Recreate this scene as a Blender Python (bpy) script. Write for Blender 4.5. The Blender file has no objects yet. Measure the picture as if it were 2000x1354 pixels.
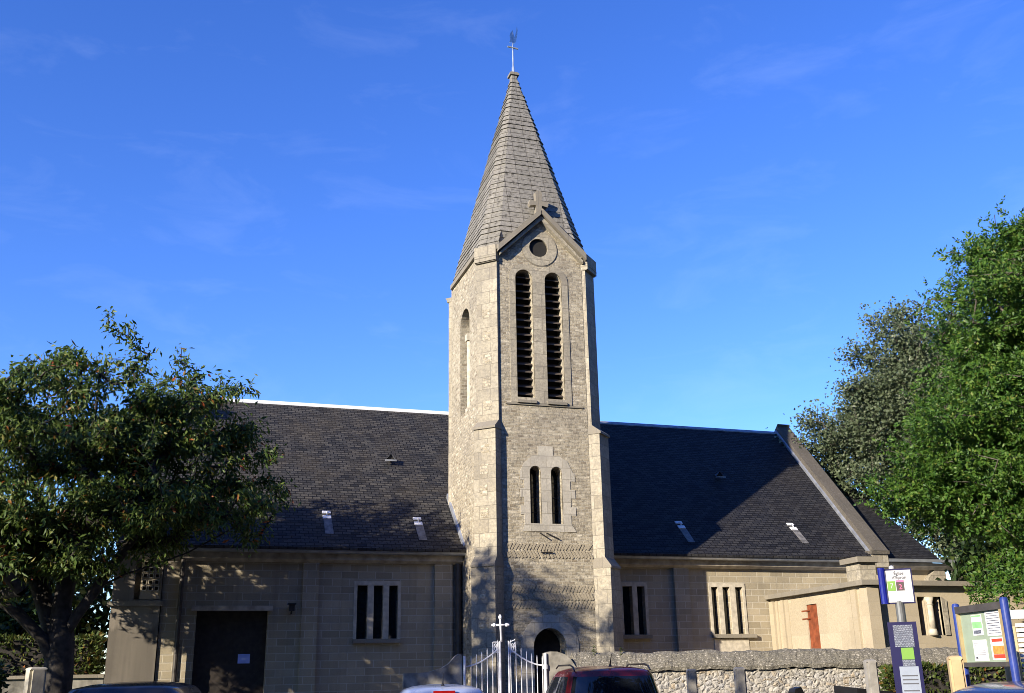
import bpy, bmesh, math, random
import numpy as np
from mathutils import Vector, Matrix, noise as mnoise
R = math.radians
random.seed(7); rng = np.random.default_rng(7)
SC = bpy.context.scene; COL = SC.collection

# ------------------------------------------------------------------ camera
cam_d = bpy.data.cameras.new('camera'); cam = bpy.data.objects.new('camera', cam_d); COL.objects.link(cam)
SC.camera = cam
cam_d.sensor_width = 36; cam_d.lens = 36*1968.1/2000; cam_d.clip_end = 3000; cam_d.clip_start = .1
CAM = Vector((-8.049, -24, 1.65))
yaw, pitch, roll = 0.3193, 0.3129, -0.0188
fw = Vector((math.sin(yaw)*math.cos(pitch), math.cos(yaw)*math.cos(pitch), math.sin(pitch)))
rt = Vector((math.cos(yaw), -math.sin(yaw), 0)); up = rt.cross(fw)
rt2 = math.cos(roll)*rt+math.sin(roll)*up; up2 = -math.sin(roll)*rt+math.cos(roll)*up
M = Matrix.Identity(4)
for i in range(3):
    M[i][0], M[i][1], M[i][2], M[i][3] = rt2[i], up2[i], -fw[i], CAM[i]
cam.matrix_world = M

# ------------------------------------------------------------------ sky, sun, exposure
AZ, EL = R(239.6), R(19.5)                      # sun to the front left of the church
SUN = Vector((math.sin(AZ)*math.cos(EL), math.cos(AZ)*math.cos(EL), math.sin(EL)))
W = bpy.data.worlds.new('World'); SC.world = W; W.use_nodes = True
wt = W.node_tree; wn = wt.nodes; bg = wn['Background']
sky = wn.new('ShaderNodeTexSky'); sky.sky_type = 'NISHITA'; sky.sun_disc = False
sky.sun_elevation = EL; sky.sun_rotation = AZ; sky.altitude = 0; sky.air_density = 1.0; sky.dust_density = .0; sky.ozone_density = 5.0
hsv = wn.new('ShaderNodeHueSaturation'); hsv.inputs['Saturation'].default_value = 1.165; hsv.inputs['Hue'].default_value = .5205
wt.links.new(sky.outputs[0], hsv.inputs['Color'])
# thin cirrus wisps
tc = wn.new('ShaderNodeTexCoord'); mp = wn.new('ShaderNodeMapping'); mp.inputs['Scale'].default_value = (2.2, 2.2, 7); mp.inputs['Rotation'].default_value = (.25, .3, .4)
nz = wn.new('ShaderNodeTexNoise'); nz.inputs['Scale'].default_value = 3.4; nz.inputs['Detail'].default_value = 9; nz.inputs['Roughness'].default_value = .6; nz.inputs['Distortion'].default_value = .5
cr = wn.new('ShaderNodeValToRGB'); cr.color_ramp.elements[0].position = .52; cr.color_ramp.elements[1].position = .9
cr.color_ramp.elements[1].color = (.045, .045, .045, 1)
mx = wn.new('ShaderNodeMix'); mx.data_type = 'RGBA'; mx.inputs[7].default_value = (6.5, 7.2, 8.2, 1)
wt.links.new(tc.outputs['Generated'], mp.inputs[0]); wt.links.new(mp.outputs[0], nz.inputs['Vector'])
wt.links.new(nz.outputs['Fac'], cr.inputs[0]); wt.links.new(cr.outputs[0], mx.inputs[0])
wt.links.new(hsv.outputs[0], mx.inputs[6]); wt.links.new(mx.outputs[2], bg.inputs['Color'])
bg.inputs['Strength'].default_value = .15
sd = bpy.data.lights.new('sun', 'SUN'); sd.energy = 5; sd.angle = R(.53); sd.color = (1, .88, .70)
so = bpy.data.objects.new('sun', sd); COL.objects.link(so); so.rotation_euler = (-SUN).to_track_quat('-Z', 'Y').to_euler(); so.location = (-30, -20, 30)
SC.view_settings.view_transform = 'Standard'; SC.view_settings.look = 'None'; SC.view_settings.gamma = 1
SC.view_settings.exposure = 1.0
SC.cycles.filter_width = .9
SC.cycles.max_bounces = 5; SC.cycles.diffuse_bounces = 2; SC.cycles.transparent_max_bounces = 8

# ------------------------------------------------------------------ material helpers
class NT:
    def __init__(s, name):
        s.m = bpy.data.materials.new(name); s.m.use_nodes = True; s.t = s.m.node_tree; s.n = s.t.nodes
        s.p = s.n['Principled BSDF']
    def new(s, typ, ins=None, **kw):
        x = s.n.new('ShaderNode'+typ)
        for k, v in kw.items(): setattr(x, k, v)
        for k, v in (ins or {}).items():
            if hasattr(v, 'is_output'): s.t.links.new(v, x.inputs[k])
            else: x.inputs[k].default_value = v
        return x
    def L(s, a, b): s.t.links.new(a, b)
    def ramp(s, fac, stops, interp='LINEAR'):
        r = s.new('ValToRGB', {0: fac}); r.color_ramp.interpolation = interp
        e = r.color_ramp.elements
        while len(e) < len(stops): e.new(.5)
        for q, (p, c) in zip(e, stops):
            q.position = p; q.color = (*c, 1) if len(c) == 3 else c
        return r.outputs[0]
    def mix(s, fac, a, b, blend='MIX'):
        x = s.new('Mix', {0: fac, 6: a, 7: b}, data_type='RGBA', blend_type=blend); return x.outputs[2]
    def math(s, op, a, b=0.): return s.new('Math', {0: a, 1: b}, operation=op).outputs[0]
def c4(c): return (*c, 1)
def plain(name, c, rough=.6, metal=0., noise=.12, scale=6., bump=.0, coat=0., spec=.5):
    t = NT(name); co = t.new('TexCoord')
    n = t.new('TexNoise', {'Vector': co.outputs['Object'], 'Scale': scale, 'Detail': 6.})
    d = tuple(x*(1-noise*2) for x in c); l = tuple(min(1, x*(1+noise*2)) for x in c)
    t.L(t.ramp(n.outputs['Fac'], [(.3, d), (.7, l)]), t.p.inputs['Base Color'])
    t.p.inputs['Roughness'].default_value = rough; t.p.inputs['Metallic'].default_value = metal
    t.p.inputs['Coat Weight'].default_value = coat; t.p.inputs['Specular IOR Level'].default_value = spec
    if bump:
        b = t.new('Bump', {'Strength': bump, 'Distance': .02, 'Height': n.outputs['Fac']}); t.L(b.outputs[0], t.p.inputs['Normal'])
    return t.m
def masonry(name, stones, mortar, bw, bh, ms, bump=.6, dist=.012, stain=(.25, .22, .18), stain_amt=.35, fine=.35, off=.5, rough=.9, mdepth=1., nscale=60., streak=0., speck=0., speckcol=(.05, .048, .042), speckscale=14., spec=.4):
    """coursed stones laid in metres on the UV map; every stone its own tint"""
    t = NT(name); co = t.new('TexCoord'); uv = co.outputs['UV']
    n0 = t.new('TexNoise', {'Vector': co.outputs['Object'], 'Scale': 7., 'Detail': 3.})
    v = t.new('VectorMath', {0: n0.outputs['Color'], 1: (.5, .5, .5)}, operation='SUBTRACT')
    v2 = t.new('VectorMath', {0: v.outputs[0], 'Scale': dist*2}, operation='SCALE')
    v3 = t.new('VectorMath', {0: uv, 1: v2.outputs[0]}, operation='ADD')
    br = t.new('TexBrick', {'Vector': v3.outputs[0], 'Color1': (0, 0, 0, 1), 'Color2': (1, 1, 1, 1), 'Mortar': (.5, .5, .5, 1), 'Scale': 1., 'Mortar Size': ms, 'Mortar Smooth': .3, 'Bias': 0., 'Brick Width': bw, 'Row Height': bh}, offset=off)
    stones = [tuple(x*AL for x in q) for q in stones]; mortar = tuple(x*AL for x in mortar); stain = tuple(x*AL for x in stain)
    k = len(stones)
    col = t.ramp(br.outputs['Color'], [(i/max(1, k-1), s) for i, s in enumerate(stones)])
    nf = t.new('TexNoise', {'Vector': co.outputs['Object'], 'Scale': nscale, 'Detail': 5., 'Roughness': .7})
    col = t.mix(fine, col, t.ramp(nf.outputs['Fac'], [(.3, (.25, .25, .25)), (.7, (.75, .75, .75))]), 'OVERLAY')
    col = t.mix(br.outputs['Fac'], col, c4(mortar))
    nb = t.new('TexNoise', {'Vector': co.outputs['Object'], 'Scale': .9, 'Detail': 7., 'Roughness': .65})
    f = t.ramp(nb.outputs['Fac'], [(.45, (0, 0, 0)), (.72, (stain_amt,)*3)])
    col = t.mix(f, col, c4(stain))
    if streak:
        ms_ = t.new('Mapping', {0: co.outputs['Object'], 'Scale': (5, 5, .35)})
        ns = t.new('TexNoise', {'Vector': ms_.outputs[0], 'Scale': 1.2, 'Detail': 5.})
        col = t.mix(t.ramp(ns.outputs['Fac'], [(.52, (0, 0, 0)), (.75, (streak,)*3)]), col, c4(tuple(x*.5 for x in stain)))
    if speck:
        nk = t.new('TexNoise', {'Vector': co.outputs['Object'], 'Scale': speckscale, 'Detail': 6., 'Roughness': .75})
        col = t.mix(t.ramp(nk.outputs['Fac'], [(.52, (0, 0, 0)), (.6, (speck,)*3)]), col, c4(speckcol))
    t.L(col, t.p.inputs['Base Color']); t.p.inputs['Roughness'].default_value = rough; t.p.inputs['Specular IOR Level'].default_value = spec
    h = t.math('SUBTRACT', t.math('MULTIPLY', nf.outputs['Fac'], .55), t.math('MULTIPLY', br.outputs['Fac'], mdepth))
    h = t.math('ADD', h, t.math('MULTIPLY', br.outputs['Color'], .35))
    b = t.new('Bump', {'Strength': bump, 'Distance': .03, 'Height': h}); t.L(b.outputs[0], t.p.inputs['Normal'])
    return t.m
def leafmat(name, cols, trans=.35, rough=.5):
    t = NT(name); g = t.new('NewGeometry')
    col = t.ramp(g.outputs['Random Per Island'], cols)
    t.L(col, t.p.inputs['Base Color']); t.p.inputs['Roughness'].default_value = rough; t.p.inputs['Specular IOR Level'].default_value = .4
    tr = t.new('BsdfTranslucent', {'Color': col}); mx = t.new('MixShader', {0: trans, 1: t.p.outputs[0], 2: tr.outputs[0]})
    t.L(mx.outputs[0], t.n['Material Output'].inputs[0]); return t.m
def glassmat(name, c=(.012, .015, .018), rough=.04):
    t = NT(name); t.p.inputs['Base Color'].default_value = c4(c); t.p.inputs['Roughness'].default_value = rough
    t.p.inputs['Specular IOR Level'].default_value = .6
    co = t.new('TexCoord'); n = t.new('TexNoise', {'Vector': co.outputs['Object'], 'Scale': 2.5, 'Detail': 2.})
    b = t.new('Bump', {'Strength': .05, 'Distance': .05, 'Height': n.outputs['Fac']}); t.L(b.outputs[0], t.p.inputs['Normal'])
    return t.m
AL = .82
MT = {}
MT['rubble'] = masonry('tower_rubble', [(.26, .215, .15), (.52, .46, .34), (.40, .35, .255), (.64, .58, .45), (.34, .295, .21), (.49, .43, .315)], (.50, .455, .36), .155, .072, .010, 1., .022, (.25, .225, .19), .55, .7, nscale=20., speck=.6, speckcol=(.13, .12, .10), speckscale=13.)
MT['ashlar'] = masonry('dressed_stone', [(.31, .275, .21), (.43, .39, .305), (.36, .325, .25), (.46, .42, .33)], (.24, .215, .17), .46, .31, .006, .6, .008, (.20, .185, .16), .65, .6, nscale=17., speck=.55, speckcol=(.19, .175, .15), speckscale=7.)
MT['stone'] = masonry('weathered_stone_trim', [(.25, .225, .18), (.31, .28, .225)], (.22, .2, .165), .7, 9., .006, .35, .003, (.17, .16, .14), .6, .35)
MT['spire'] = masonry('spire_stone', [(.17, .162, .14), (.33, .312, .275), (.235, .222, .197), (.29, .273, .237)], (.13, .12, .105), .36, 9., .008, .9, .012, (.2, .19, .165), .5, .75, nscale=20., speck=.9, speckcol=(.06, .056, .048), speckscale=10.)
MT['parapet'] = masonry('parapet_stone', [(.105, .092, .075), (.14, .125, .1)], (.09, .08, .07), .6, 9., .006, .6, .004, (.065, .06, .05), .7, .6, speck=.4, speckcol=(.2, .19, .165), speckscale=22.)
MT['pale_ashlar'] = masonry('pale_dressed_stone', [(.43, .40, .335), (.54, .505, .425), (.48, .445, .375)], (.32, .295, .24), .40, .27, .006, .5, .006, (.28, .265, .235), .5, .5, nscale=18., speck=.4, speckcol=(.25, .235, .205), speckscale=9.)
MT['herring'] = masonry('slanted_stone', [(.38, .33, .24), (.50, .45, .34)], (.44, .39, .3), 9., 9., .001, .7, .01, (.25, .22, .18), .5, .7, speck=.4, speckcol=(.2, .18, .15))
MT['block'] = masonry('nave_block', [(.32, .275, .19), (.47, .405, .29), (.38, .33, .235), (.42, .36, .25)], (.53, .485, .39), .40, .165, .011, .5, .002, (.25, .22, .17), .45, .3, mdepth=.5, streak=.25)
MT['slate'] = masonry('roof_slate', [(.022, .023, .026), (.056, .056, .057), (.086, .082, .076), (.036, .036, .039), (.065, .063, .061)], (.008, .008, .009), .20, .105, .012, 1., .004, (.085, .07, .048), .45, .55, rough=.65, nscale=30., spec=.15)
MT['slate_shade'] = masonry('shaded_slate', [(.018, .019, .024), (.034, .035, .041), (.05, .05, .053), (.025, .026, .032)], (.006, .006, .007), .20, .105, .013, 1., .004, (.05, .043, .034), .35, .5, rough=.65, nscale=30., spec=.15)  # darker copy of roof slate, the right roof's shade put into its colour
MT['render'] = masonry('annex_render', [(.45, .385, .275), (.53, .46, .335)], (.43, .37, .27), 1.1, .8, .004, .25, .02, (.36, .31, .23), .45, .35, nscale=26.)
MT['annexstone'] = masonry('annex_stone', [(.44, .375, .265), (.50, .43, .31)], (.42, .36, .26), .6, .3, .004, .2, .003, (.3, .26, .2), .4, .25)
MT['concrete'] = masonry('stained_concrete', [(.26, .23, .19), (.29, .26, .215)], (.2, .18, .15), 3., 3., .003, .2, .01, (.14, .12, .105), .75, .2, streak=.5)
MT['coping'] = masonry('wall_coping', [(.16, .15, .12), (.36, .335, .28), (.24, .22, .18), (.5, .47, .4)], (.2, .185, .15), .07, .05, .012, 1., .06, (.15, .145, .11), .6, .8, nscale=22., speck=.7, speckcol=(.10, .095, .08), speckscale=12.)
MT['trim'] = plain('pale_stone', (.44, .40, .32), .85, noise=.12, scale=9, bump=.15)
MT['cornice'] = plain('eaves_stone', (.36, .32, .26), .85, noise=.18, scale=5, bump=.15)
MT['zinc'] = plain('zinc', (.30, .32, .35), .4, .5, .12, 5)
MT['leadstrip'] = plain('worn_lead', (.16, .155, .15), .6, .2, .25, 9)
MT['pierstone'] = plain('pier_stone', (.2, .19, .165), .85, noise=.3, scale=5, bump=.3)
MT['whitezinc'] = plain('ridge_zinc', (.75, .76, .78), .45, .1, .06, 3)
MT['slat'] = plain('louver_wood', (.06, .047, .038), .8, noise=.25, scale=4, bump=.3)
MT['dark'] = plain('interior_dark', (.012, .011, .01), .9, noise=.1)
MT['glass'] = glassmat('window_glass')
MT['carglass'] = glassmat('car_glass', (.008, .01, .014), .03)
MT['downpipe'] = plain('downpipe_brown', (.05, .042, .036), .6, noise=.15)
MT['white'] = plain('white_paint', (.74, .76, .80), .4, noise=.06, scale=14)
MT['iron'] = plain('iron', (.035, .032, .03), .6, .5, .2)
MT['vane'] = plain('weathervane_metal', (.45, .5, .55), .35, .6, .15)
MT['door'] = plain('dark_oak', (.022, .017, .014), .6, noise=.3, scale=9, bump=.3)
MT['doorred'] = plain('red_brown_door', (.20, .052, .02), .55, noise=.22, scale=7, bump=.2)
MT['bark'] = plain('cherry_bark', (.022, .019, .017), .9, noise=.35, scale=9, bump=.8)
MT['barkpale'] = plain('pale_bark', (.075, .066, .052), .9, noise=.35, scale=9, bump=.6)
MT['blue'] = plain('blue_enamel', (.008, .014, .2), .3, noise=.05, coat=.5)
MT['navy'] = plain('navy_enamel', (.005, .005, .055), .35, noise=.06, coat=.1, spec=.25)
MT['boardblue'] = plain('board_blue_paint', (.02, .042, .23), .4, noise=.08, coat=.3)
MT['steel'] = plain('grey_post_metal', (.16, .17, .18), .4, .4, .1)
MT['panelwhite'] = plain('panel_white', (.42, .43, .47), .35, noise=.02)
MT['paper'] = plain('paper', (.72, .73, .75), .7, noise=.03)
MT['dullpaper'] = plain('shaded_paper', (.24, .28, .36), .3, noise=.05)  # paper toned grey-blue, the shade on it put into the colour
MT['bluepaper'] = plain('blue_paper', (.32, .42, .85), .7, noise=.05)
MT['green'] = plain('line_green', (.11, .26, .02), .5, noise=.02)
MT['black'] = plain('black_plastic', (.012, .012, .013), .4, noise=.1)
MT['ink'] = plain('dark_ink', (.05, .055, .075), .6, noise=.02)
MT['tileblack'] = plain('line_tile_dark', (.03, .012, .02), .5, noise=.02)
MT['pink'] = plain('line_pink', (.75, .10, .26), .5, noise=.02)
MT['map'] = masonry('route_map', [(.16, .19, .25), (.28, .31, .38)], (.09, .1, .14), .03, .021, .004, 0., .03, (.08, .07, .12), .5, .5)
MT['boardgreen'] = plain('board_backing', (.27, .34, .26), .7, noise=.04)
MT['framegrey'] = plain('board_frame', (.09, .085, .085), .5, .3, .1)
MT['gold'] = plain('board_trim', (.45, .36, .2), .45, .3, .1)
MT['orange'] = plain('poster_orange', (.75, .27, .06), .6, noise=.15, scale=30)
MT['red'] = plain('poster_red', (.62, .06, .03), .6, noise=.1)
MT['leafgreen'] = plain('poster_green', (.25, .55, .24), .6, noise=.1)
MT['post'] = plain('grey_stone_post', (.25, .24, .22), .85, noise=.12, scale=12, bump=.2)
MT['wood'] = plain('pale_timber', (.43, .32, .18), .7, noise=.1, scale=5, bump=.1)
MT['oldwood'] = plain('weathered_timber', (.42, .39, .31), .8, noise=.18, scale=6, bump=.2)
MT['housewall'] = plain('house_render', (.55, .52, .47), .9, noise=.08)
MT['asphalt'] = plain('asphalt', (.05, .05, .052), .9, noise=.15, scale=40, bump=.3)
MT['pave'] = masonry('pavement_slabs', [(.15, .145, .14), (.18, .175, .165)], (.1, .1, .09), .5, .5, .008, .3)
MT['kerb'] = plain('kerb_granite', (.3, .29, .28), .8, noise=.15, scale=30)
MT['gravel'] = plain('churchyard_gravel', (.14, .125, .1), .95, noise=.3, scale=60, bump=.6)
MT['grass'] = plain('turf', (.06, .1, .025), .95, noise=.3, scale=20, bump=.6)
MT['tyre'] = plain('tyre_rubber', (.02, .02, .021), .8)
MT['rim'] = plain('alloy_rim', (.45, .46, .48), .3, .8)
MT['lampred'] = plain('tail_lamp_red', (.35, .008, .006), .15, noise=.1, coat=.8)
MT['lampclear'] = plain('head_lamp', (.6, .62, .65), .1, .3, coat=.8)
MT['cherry'] = leafmat('cherry_leaf', [(0, (.03, .06, .012)), (.45, (.065, .115, .02)), (.90, (.125, .17, .038)), (.97, (.19, .16, .035)), (.985, (.32, .11, .025)), (1, (.28, .06, .02))], .35, .5)
MT['robinia'] = leafmat('robinia_leaf', [(0, (.03, .085, .012)), (.5, (.065, .15, .02)), (.9, (.11, .20, .03)), (1, (.17, .20, .04))], .4)
MT['poplar'] = leafmat('poplar_leaf', [(0, (.055, .08, .038)), (.6, (.09, .12, .06)), (.93, (.13, .16, .09)), (1, (.22, .24, .18))], .25, .6)
MT['darkleaf'] = leafmat('evergreen_leaf', [(0, (.012, .028, .008)), (.7, (.03, .06, .014)), (1, (.07, .10, .02))], .25)
MT['hedgeleaf'] = leafmat('hedge_leaf', [(0, (.03, .05, .012)), (.75, (.075, .11, .022)), (.9, (.13, .13, .03)), (1, (.24, .09, .03))], .3)
def stained(m):
    t = NT.__new__(NT); t.m = m; t.t = m.node_tree; t.n = t.t.nodes; t.p = t.n['Principled BSDF']
    old = t.p.inputs['Base Color'].links[0].from_socket; co = t.new('TexCoord'); sp = t.new('SeparateXYZ', {0: co.outputs['Object']})
    mp = t.new('Mapping', {0: co.outputs['Object'], 'Scale': (2.6, 2.6, .25)}); n = t.new('TexNoise', {'Vector': mp.outputs[0], 'Scale': 1.6, 'Detail': 6.})
    edge = t.math('ADD', t.math('MULTIPLY', n.outputs['Fac'], .9), 2.42); d = t.math('MULTIPLY', t.math('SUBTRACT', edge, sp.outputs[2]), 9.)
    d = t.new('Clamp', {0: d}).outputs[0]; d = t.math('MULTIPLY', d, t.ramp(n.outputs['Fac'], [(.3, (.75,)*3), (.7, (.45,)*3)]))
    t.L(t.mix(d, old, (.075, .067, .058, 1)), t.p.inputs['Base Color'])
stained(MT['concrete'])
def yardwall():
    t = NT('rubble_wall_stone'); co = t.new('TexCoord')
    n0 = t.new('TexNoise', {'Vector': co.outputs['UV'], 'Scale': 9., 'Detail': 3.})
    v = t.new('VectorMath', {0: n0.outputs['Color'], 'Scale': .10}, operation='SCALE')
    v3 = t.new('VectorMath', {0: co.outputs['UV'], 1: v.outputs[0]}, operation='ADD')
    mp = t.new('Mapping', {0: v3.outputs[0], 'Scale': (7., 11., 1)})
    vo = t.new('TexVoronoi', {'Vector': mp.outputs[0], 'Scale': 1., 'Randomness': .9}, voronoi_dimensions='2D')
    ve = t.new('TexVoronoi', {'Vector': mp.outputs[0], 'Scale': 1., 'Randomness': .9}, voronoi_dimensions='2D', feature='DISTANCE_TO_EDGE')
    sep = t.new('SeparateColor', {0: vo.outputs['Color']})
    col = t.ramp(sep.outputs[0], [(0, (.26, .25, .235)), (.3, (.35, .325, .275)), (.55, (.32, .315, .305)), (.8, (.44, .415, .365)), (1, (.33, .27, .19))])
    nf = t.new('TexNoise', {'Vector': co.outputs['Object'], 'Scale': 28., 'Detail': 5., 'Roughness': .7})
    col = t.mix(.5, col, t.ramp(nf.outputs['Fac'], [(.3, (.2, .2, .2)), (.7, (.8, .8, .8))]), 'OVERLAY')
    e = t.ramp(ve.outputs[0], [(.02, (1, 1, 1)), (.12, (0, 0, 0))])
    col = t.mix(t.math('MULTIPLY', e, .6), col, (.33, .31, .27, 1)); t.L(col, t.p.inputs['Base Color'])
    t.p.inputs['Roughness'].default_value = .9
    h = t.math('ADD', t.ramp(ve.outputs[0], [(0, (0, 0, 0)), (.3, (1, 1, 1))]), t.math('MULTIPLY', nf.outputs['Fac'], .8))
    b = t.new('Bump', {'Strength': .65, 'Distance': .04, 'Height': h}); t.L(b.outputs[0], t.p.inputs['Normal']); return t.m
MT['yardwall'] = yardwall()
def carpaint(name, c):
    t = NT(name); co = t.new('TexCoord'); n = t.new('TexNoise', {'Vector': co.outputs['Object'], 'Scale': 3., 'Detail': 4.})
    t.L(t.ramp(n.outputs['Fac'], [(.3, tuple(x*.9 for x in c)), (.7, c)]), t.p.inputs['Base Color'])
    t.L(t.ramp(n.outputs['Fac'], [(.3, (.22,)*3), (.7, (.34,)*3)]), t.p.inputs['Roughness'])
    t.p.inputs['Metallic'].default_value = .2; t.p.inputs['Coat Weight'].default_value = .5; t.p.inputs['Coat Roughness'].default_value = .04
    return t.m

# ------------------------------------------------------------------ mesh helpers
def set_uv(bm):
    uv = bm.loops.layers.uv.get('UVMap') or bm.loops.layers.uv.new('UVMap')
    Z = Vector((0, 0, 1))
    for f in bm.faces:
        n = f.normal
        if abs(n.z) > .93: t = Vector((1, 0, 0)); b = Vector((0, 1, 0))
        else:
            t = Z.cross(n).normalized(); b = n.cross(t)
        for l in f.loops: l[uv].uv = (l.vert.co.dot(t), l.vert.co.dot(b))
def root_loc(o):
    while o.parent: o = o.parent
    return Vector(o.get('_loc', (0, 0, 0)))
def obj(name, bm, m, parent=None, smooth=False, label=None, recalc=True, local=False):
    if recalc: bmesh.ops.recalc_face_normals(bm, faces=bm.faces)
    bm.normal_update(); set_uv(bm)
    if parent is not None and not local:
        d = -root_loc(parent)
        if d.length: bmesh.ops.translate(bm, verts=bm.verts, vec=d)
    me = bpy.data.meshes.new(name)
    for x in (m if isinstance(m, (list, tuple)) else [m]): me.materials.append(MT[x] if isinstance(x, str) else x)
    if smooth:
        for f in bm.faces: f.smooth = True
    bm.to_mesh(me); bm.free()
    o = bpy.data.objects.new(name, me); COL.objects.link(o)
    if parent is not None: o.parent = parent
    if label: o['label'] = label
    return o
def tag(o, label=None, cat=None, group=None, kind=None):
    if label: o['label'] = label
    if cat: o['category'] = cat
    if group: o['group'] = group
    if kind: o['kind'] = kind
    return o
def thing(name, label, cat, loc=(0, 0, 0), group=None):
    o = bpy.data.objects.new(name, None); COL.objects.link(o); o.location = loc; o['_loc'] = tuple(loc); o.empty_display_size = .3
    return tag(o, label, cat, group)
def B(): return bmesh.new()
def box(bm, x0, x1, y0, y1, z0, z1, mi=0):
    vs = [bm.verts.new(p) for p in ((x0, y0, z0), (x1, y0, z0), (x1, y1, z0), (x0, y1, z0), (x0, y0, z1), (x1, y0, z1), (x1, y1, z1), (x0, y1, z1))]
    for q in ((0, 3, 2, 1), (4, 5, 6, 7), (0, 1, 5, 4), (1, 2, 6, 5), (2, 3, 7, 6), (3, 0, 4, 7)):
        bm.faces.new([vs[i] for i in q]).material_index = mi
    return bm
def hexa(bm, pts):
    vs = [bm.verts.new(p) for p in pts]
    for q in ((0, 3, 2, 1), (4, 5, 6, 7), (0, 1, 5, 4), (1, 2, 6, 5), (2, 3, 7, 6), (3, 0, 4, 7)): bm.faces.new([vs[i] for i in q])
    return bm
def prism(bm, poly, d):
    """extrude a 3D polygon by vector d"""
    d = Vector(d); a = [bm.verts.new(p) for p in poly]; b = [bm.verts.new(Vector(p)+d) for p in poly]
    bm.faces.new(a); bm.faces.new(list(reversed(b)))
    n = len(a)
    for i in range(n): bm.faces.new((a[i], b[i], b[(i+1) % n], a[(i+1) % n]))
    return bm
def tube(bm, pts, r, seg=8, cap=True):
    pts = [Vector(p) for p in pts]; rs = r if isinstance(r, (list, tuple)) else [r]*len(pts)
    rings = []
    for i, p in enumerate(pts):
        d = (pts[min(i+1, len(pts)-1)]-pts[max(i-1, 0)]).normalized()
        a = d.orthogonal().normalized() if i == 0 else (a-d*a.dot(d)).normalized()
        b = d.cross(a)
        rings.append([bm.verts.new(p+rs[i]*(math.cos(2*math.pi*k/seg)*a+math.sin(2*math.pi*k/seg)*b)) for k in range(seg)])
    for q, w in zip(rings, rings[1:]):
        for k in range(seg): bm.faces.new((q[k], q[(k+1) % seg], w[(k+1) % seg], w[k]))
    if cap: bm.faces.new(list(reversed(rings[0]))); bm.faces.new(rings[-1])
    return bm
def cut(bm, cutters):
    """boolean difference on closed meshes"""
    bmesh.ops.recalc_face_normals(bm, faces=bm.faces)
    me = bpy.data.meshes.new('t'); bm.to_mesh(me); bm.free(); o = bpy.data.objects.new('t', me); COL.objects.link(o); tmp = []
    for c in cutters:
        bmesh.ops.recalc_face_normals(c, faces=c.faces)
        m2 = bpy.data.meshes.new('c'); c.to_mesh(m2); c.free(); o2 = bpy.data.objects.new('c', m2); COL.objects.link(o2); tmp.append(o2)
        md = o.modifiers.new('b', 'BOOLEAN'); md.operation = 'DIFFERENCE'; md.solver = 'EXACT'; md.object = o2
    dg = bpy.context.evaluated_depsgraph_get(); ev = o.evaluated_get(dg); r = bmesh.new(); r.from_mesh(ev.to_mesh()); ev.to_mesh_clear()
    for x in [o]+tmp:
        d = x.data; bpy.data.objects.remove(x); bpy.data.meshes.remove(d)
    return r
def arch_poly(x0, x1, z0, zt, y, n=14):
    """round-headed outline in the XZ plane; zt = crown"""
    r = (x1-x0)/2; c = (x0+x1)/2; zc = zt-r
    return [(x0, y, z0), (x1, y, z0)]+[(c+r*math.cos(math.pi*k/n), y, zc+r*math.sin(math.pi*k/n)) for k in range(n+1)]
def cylY(bm, cx, cz, r, y0, y1, n=32): return prism(bm, [(cx+r*math.cos(2*math.pi*k/n), y0, cz+r*math.sin(2*math.pi*k/n)) for k in range(n)], (0, y1-y0, 0))
def bevel(bm, w=.01, seg=2, ang=40):
    es = [e for e in bm.edges if len(e.link_faces) == 2 and e.calc_face_angle(0) > R(ang)]
    if es: bmesh.ops.bevel(bm, geom=es, offset=w, segments=seg, affect='EDGES', profile=.6)
    return bm
def text_bm(s, size, O, ex, ez, n, off=.003, align='CENTER', th=.0015):
    cu = bpy.data.curves.new('t', 'FONT'); cu.body = s; cu.size = size; cu.align_x = align; cu.extrude = th; cu.offset = .0008 if size < .06 else 0
    o = bpy.data.objects.new('t', cu); COL.objects.link(o)
    dg = bpy.context.evaluated_depsgraph_get(); ev = o.evaluated_get(dg); bm = bmesh.new(); bm.from_mesh(ev.to_mesh()); ev.to_mesh_clear()
    bpy.data.objects.remove(o); bpy.data.curves.remove(cu)
    O, ex, ez, n = Vector(O), Vector(ex), Vector(ez), Vector(n)
    for v in bm.verts: v.co = O+ex*v.co.x+ez*v.co.y+n*(off+v.co.z)
    return bm
def slab_on(bm, O, ex, ez, n, x0, x1, z0, z1, d0, d1):
    O, ex, ez, n = Vector(O), Vector(ex), Vector(ez), Vector(n)
    P = lambda x, z, d: O+ex*x+ez*z+n*d
    return hexa(bm, [P(x0, z0, d1), P(x1, z0, d1), P(x1, z0, d0), P(x0, z0, d0), P(x0, z1, d1), P(x1, z1, d1), P(x1, z1, d0), P(x0, z1, d0)])

# ------------------------------------------------------------------ ground and street
def flat(name, pts, m, z):
    bm = B(); bm.faces.new([bm.verts.new((x, y, z)) for x, y in pts]); return tag(obj(name, bm, m), kind='structure')
flat('ground', [(-900, -900), (900, -900), (900, 900), (-900, 900)], 'grass', -.012)
WD = Vector((.985, -.174, 0)).normalized(); WN = Vector((-WD.y, WD.x, 0)) * -1   # street wall direction; WN points to the street
W0 = Vector((-.78, -5.37, 0))
def wl(s, d=0., z=0.): p = W0+WD*s+WN*d; return Vector((p.x, p.y, z))
flat('road', [tuple(wl(s, d)[:2]) for s, d in ((-60, 3.2), (60, 3.2), (60, 40), (-60, 40))], 'asphalt', -.004)
bm = B(); prism(bm, [wl(s, d, -.02) for s, d in ((-60, .05), (60, .05), (60, 3.05), (-60, 3.05))], (0, 0, .12)); tag(obj('pavement', bm, 'pave'), kind='structure')
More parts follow.
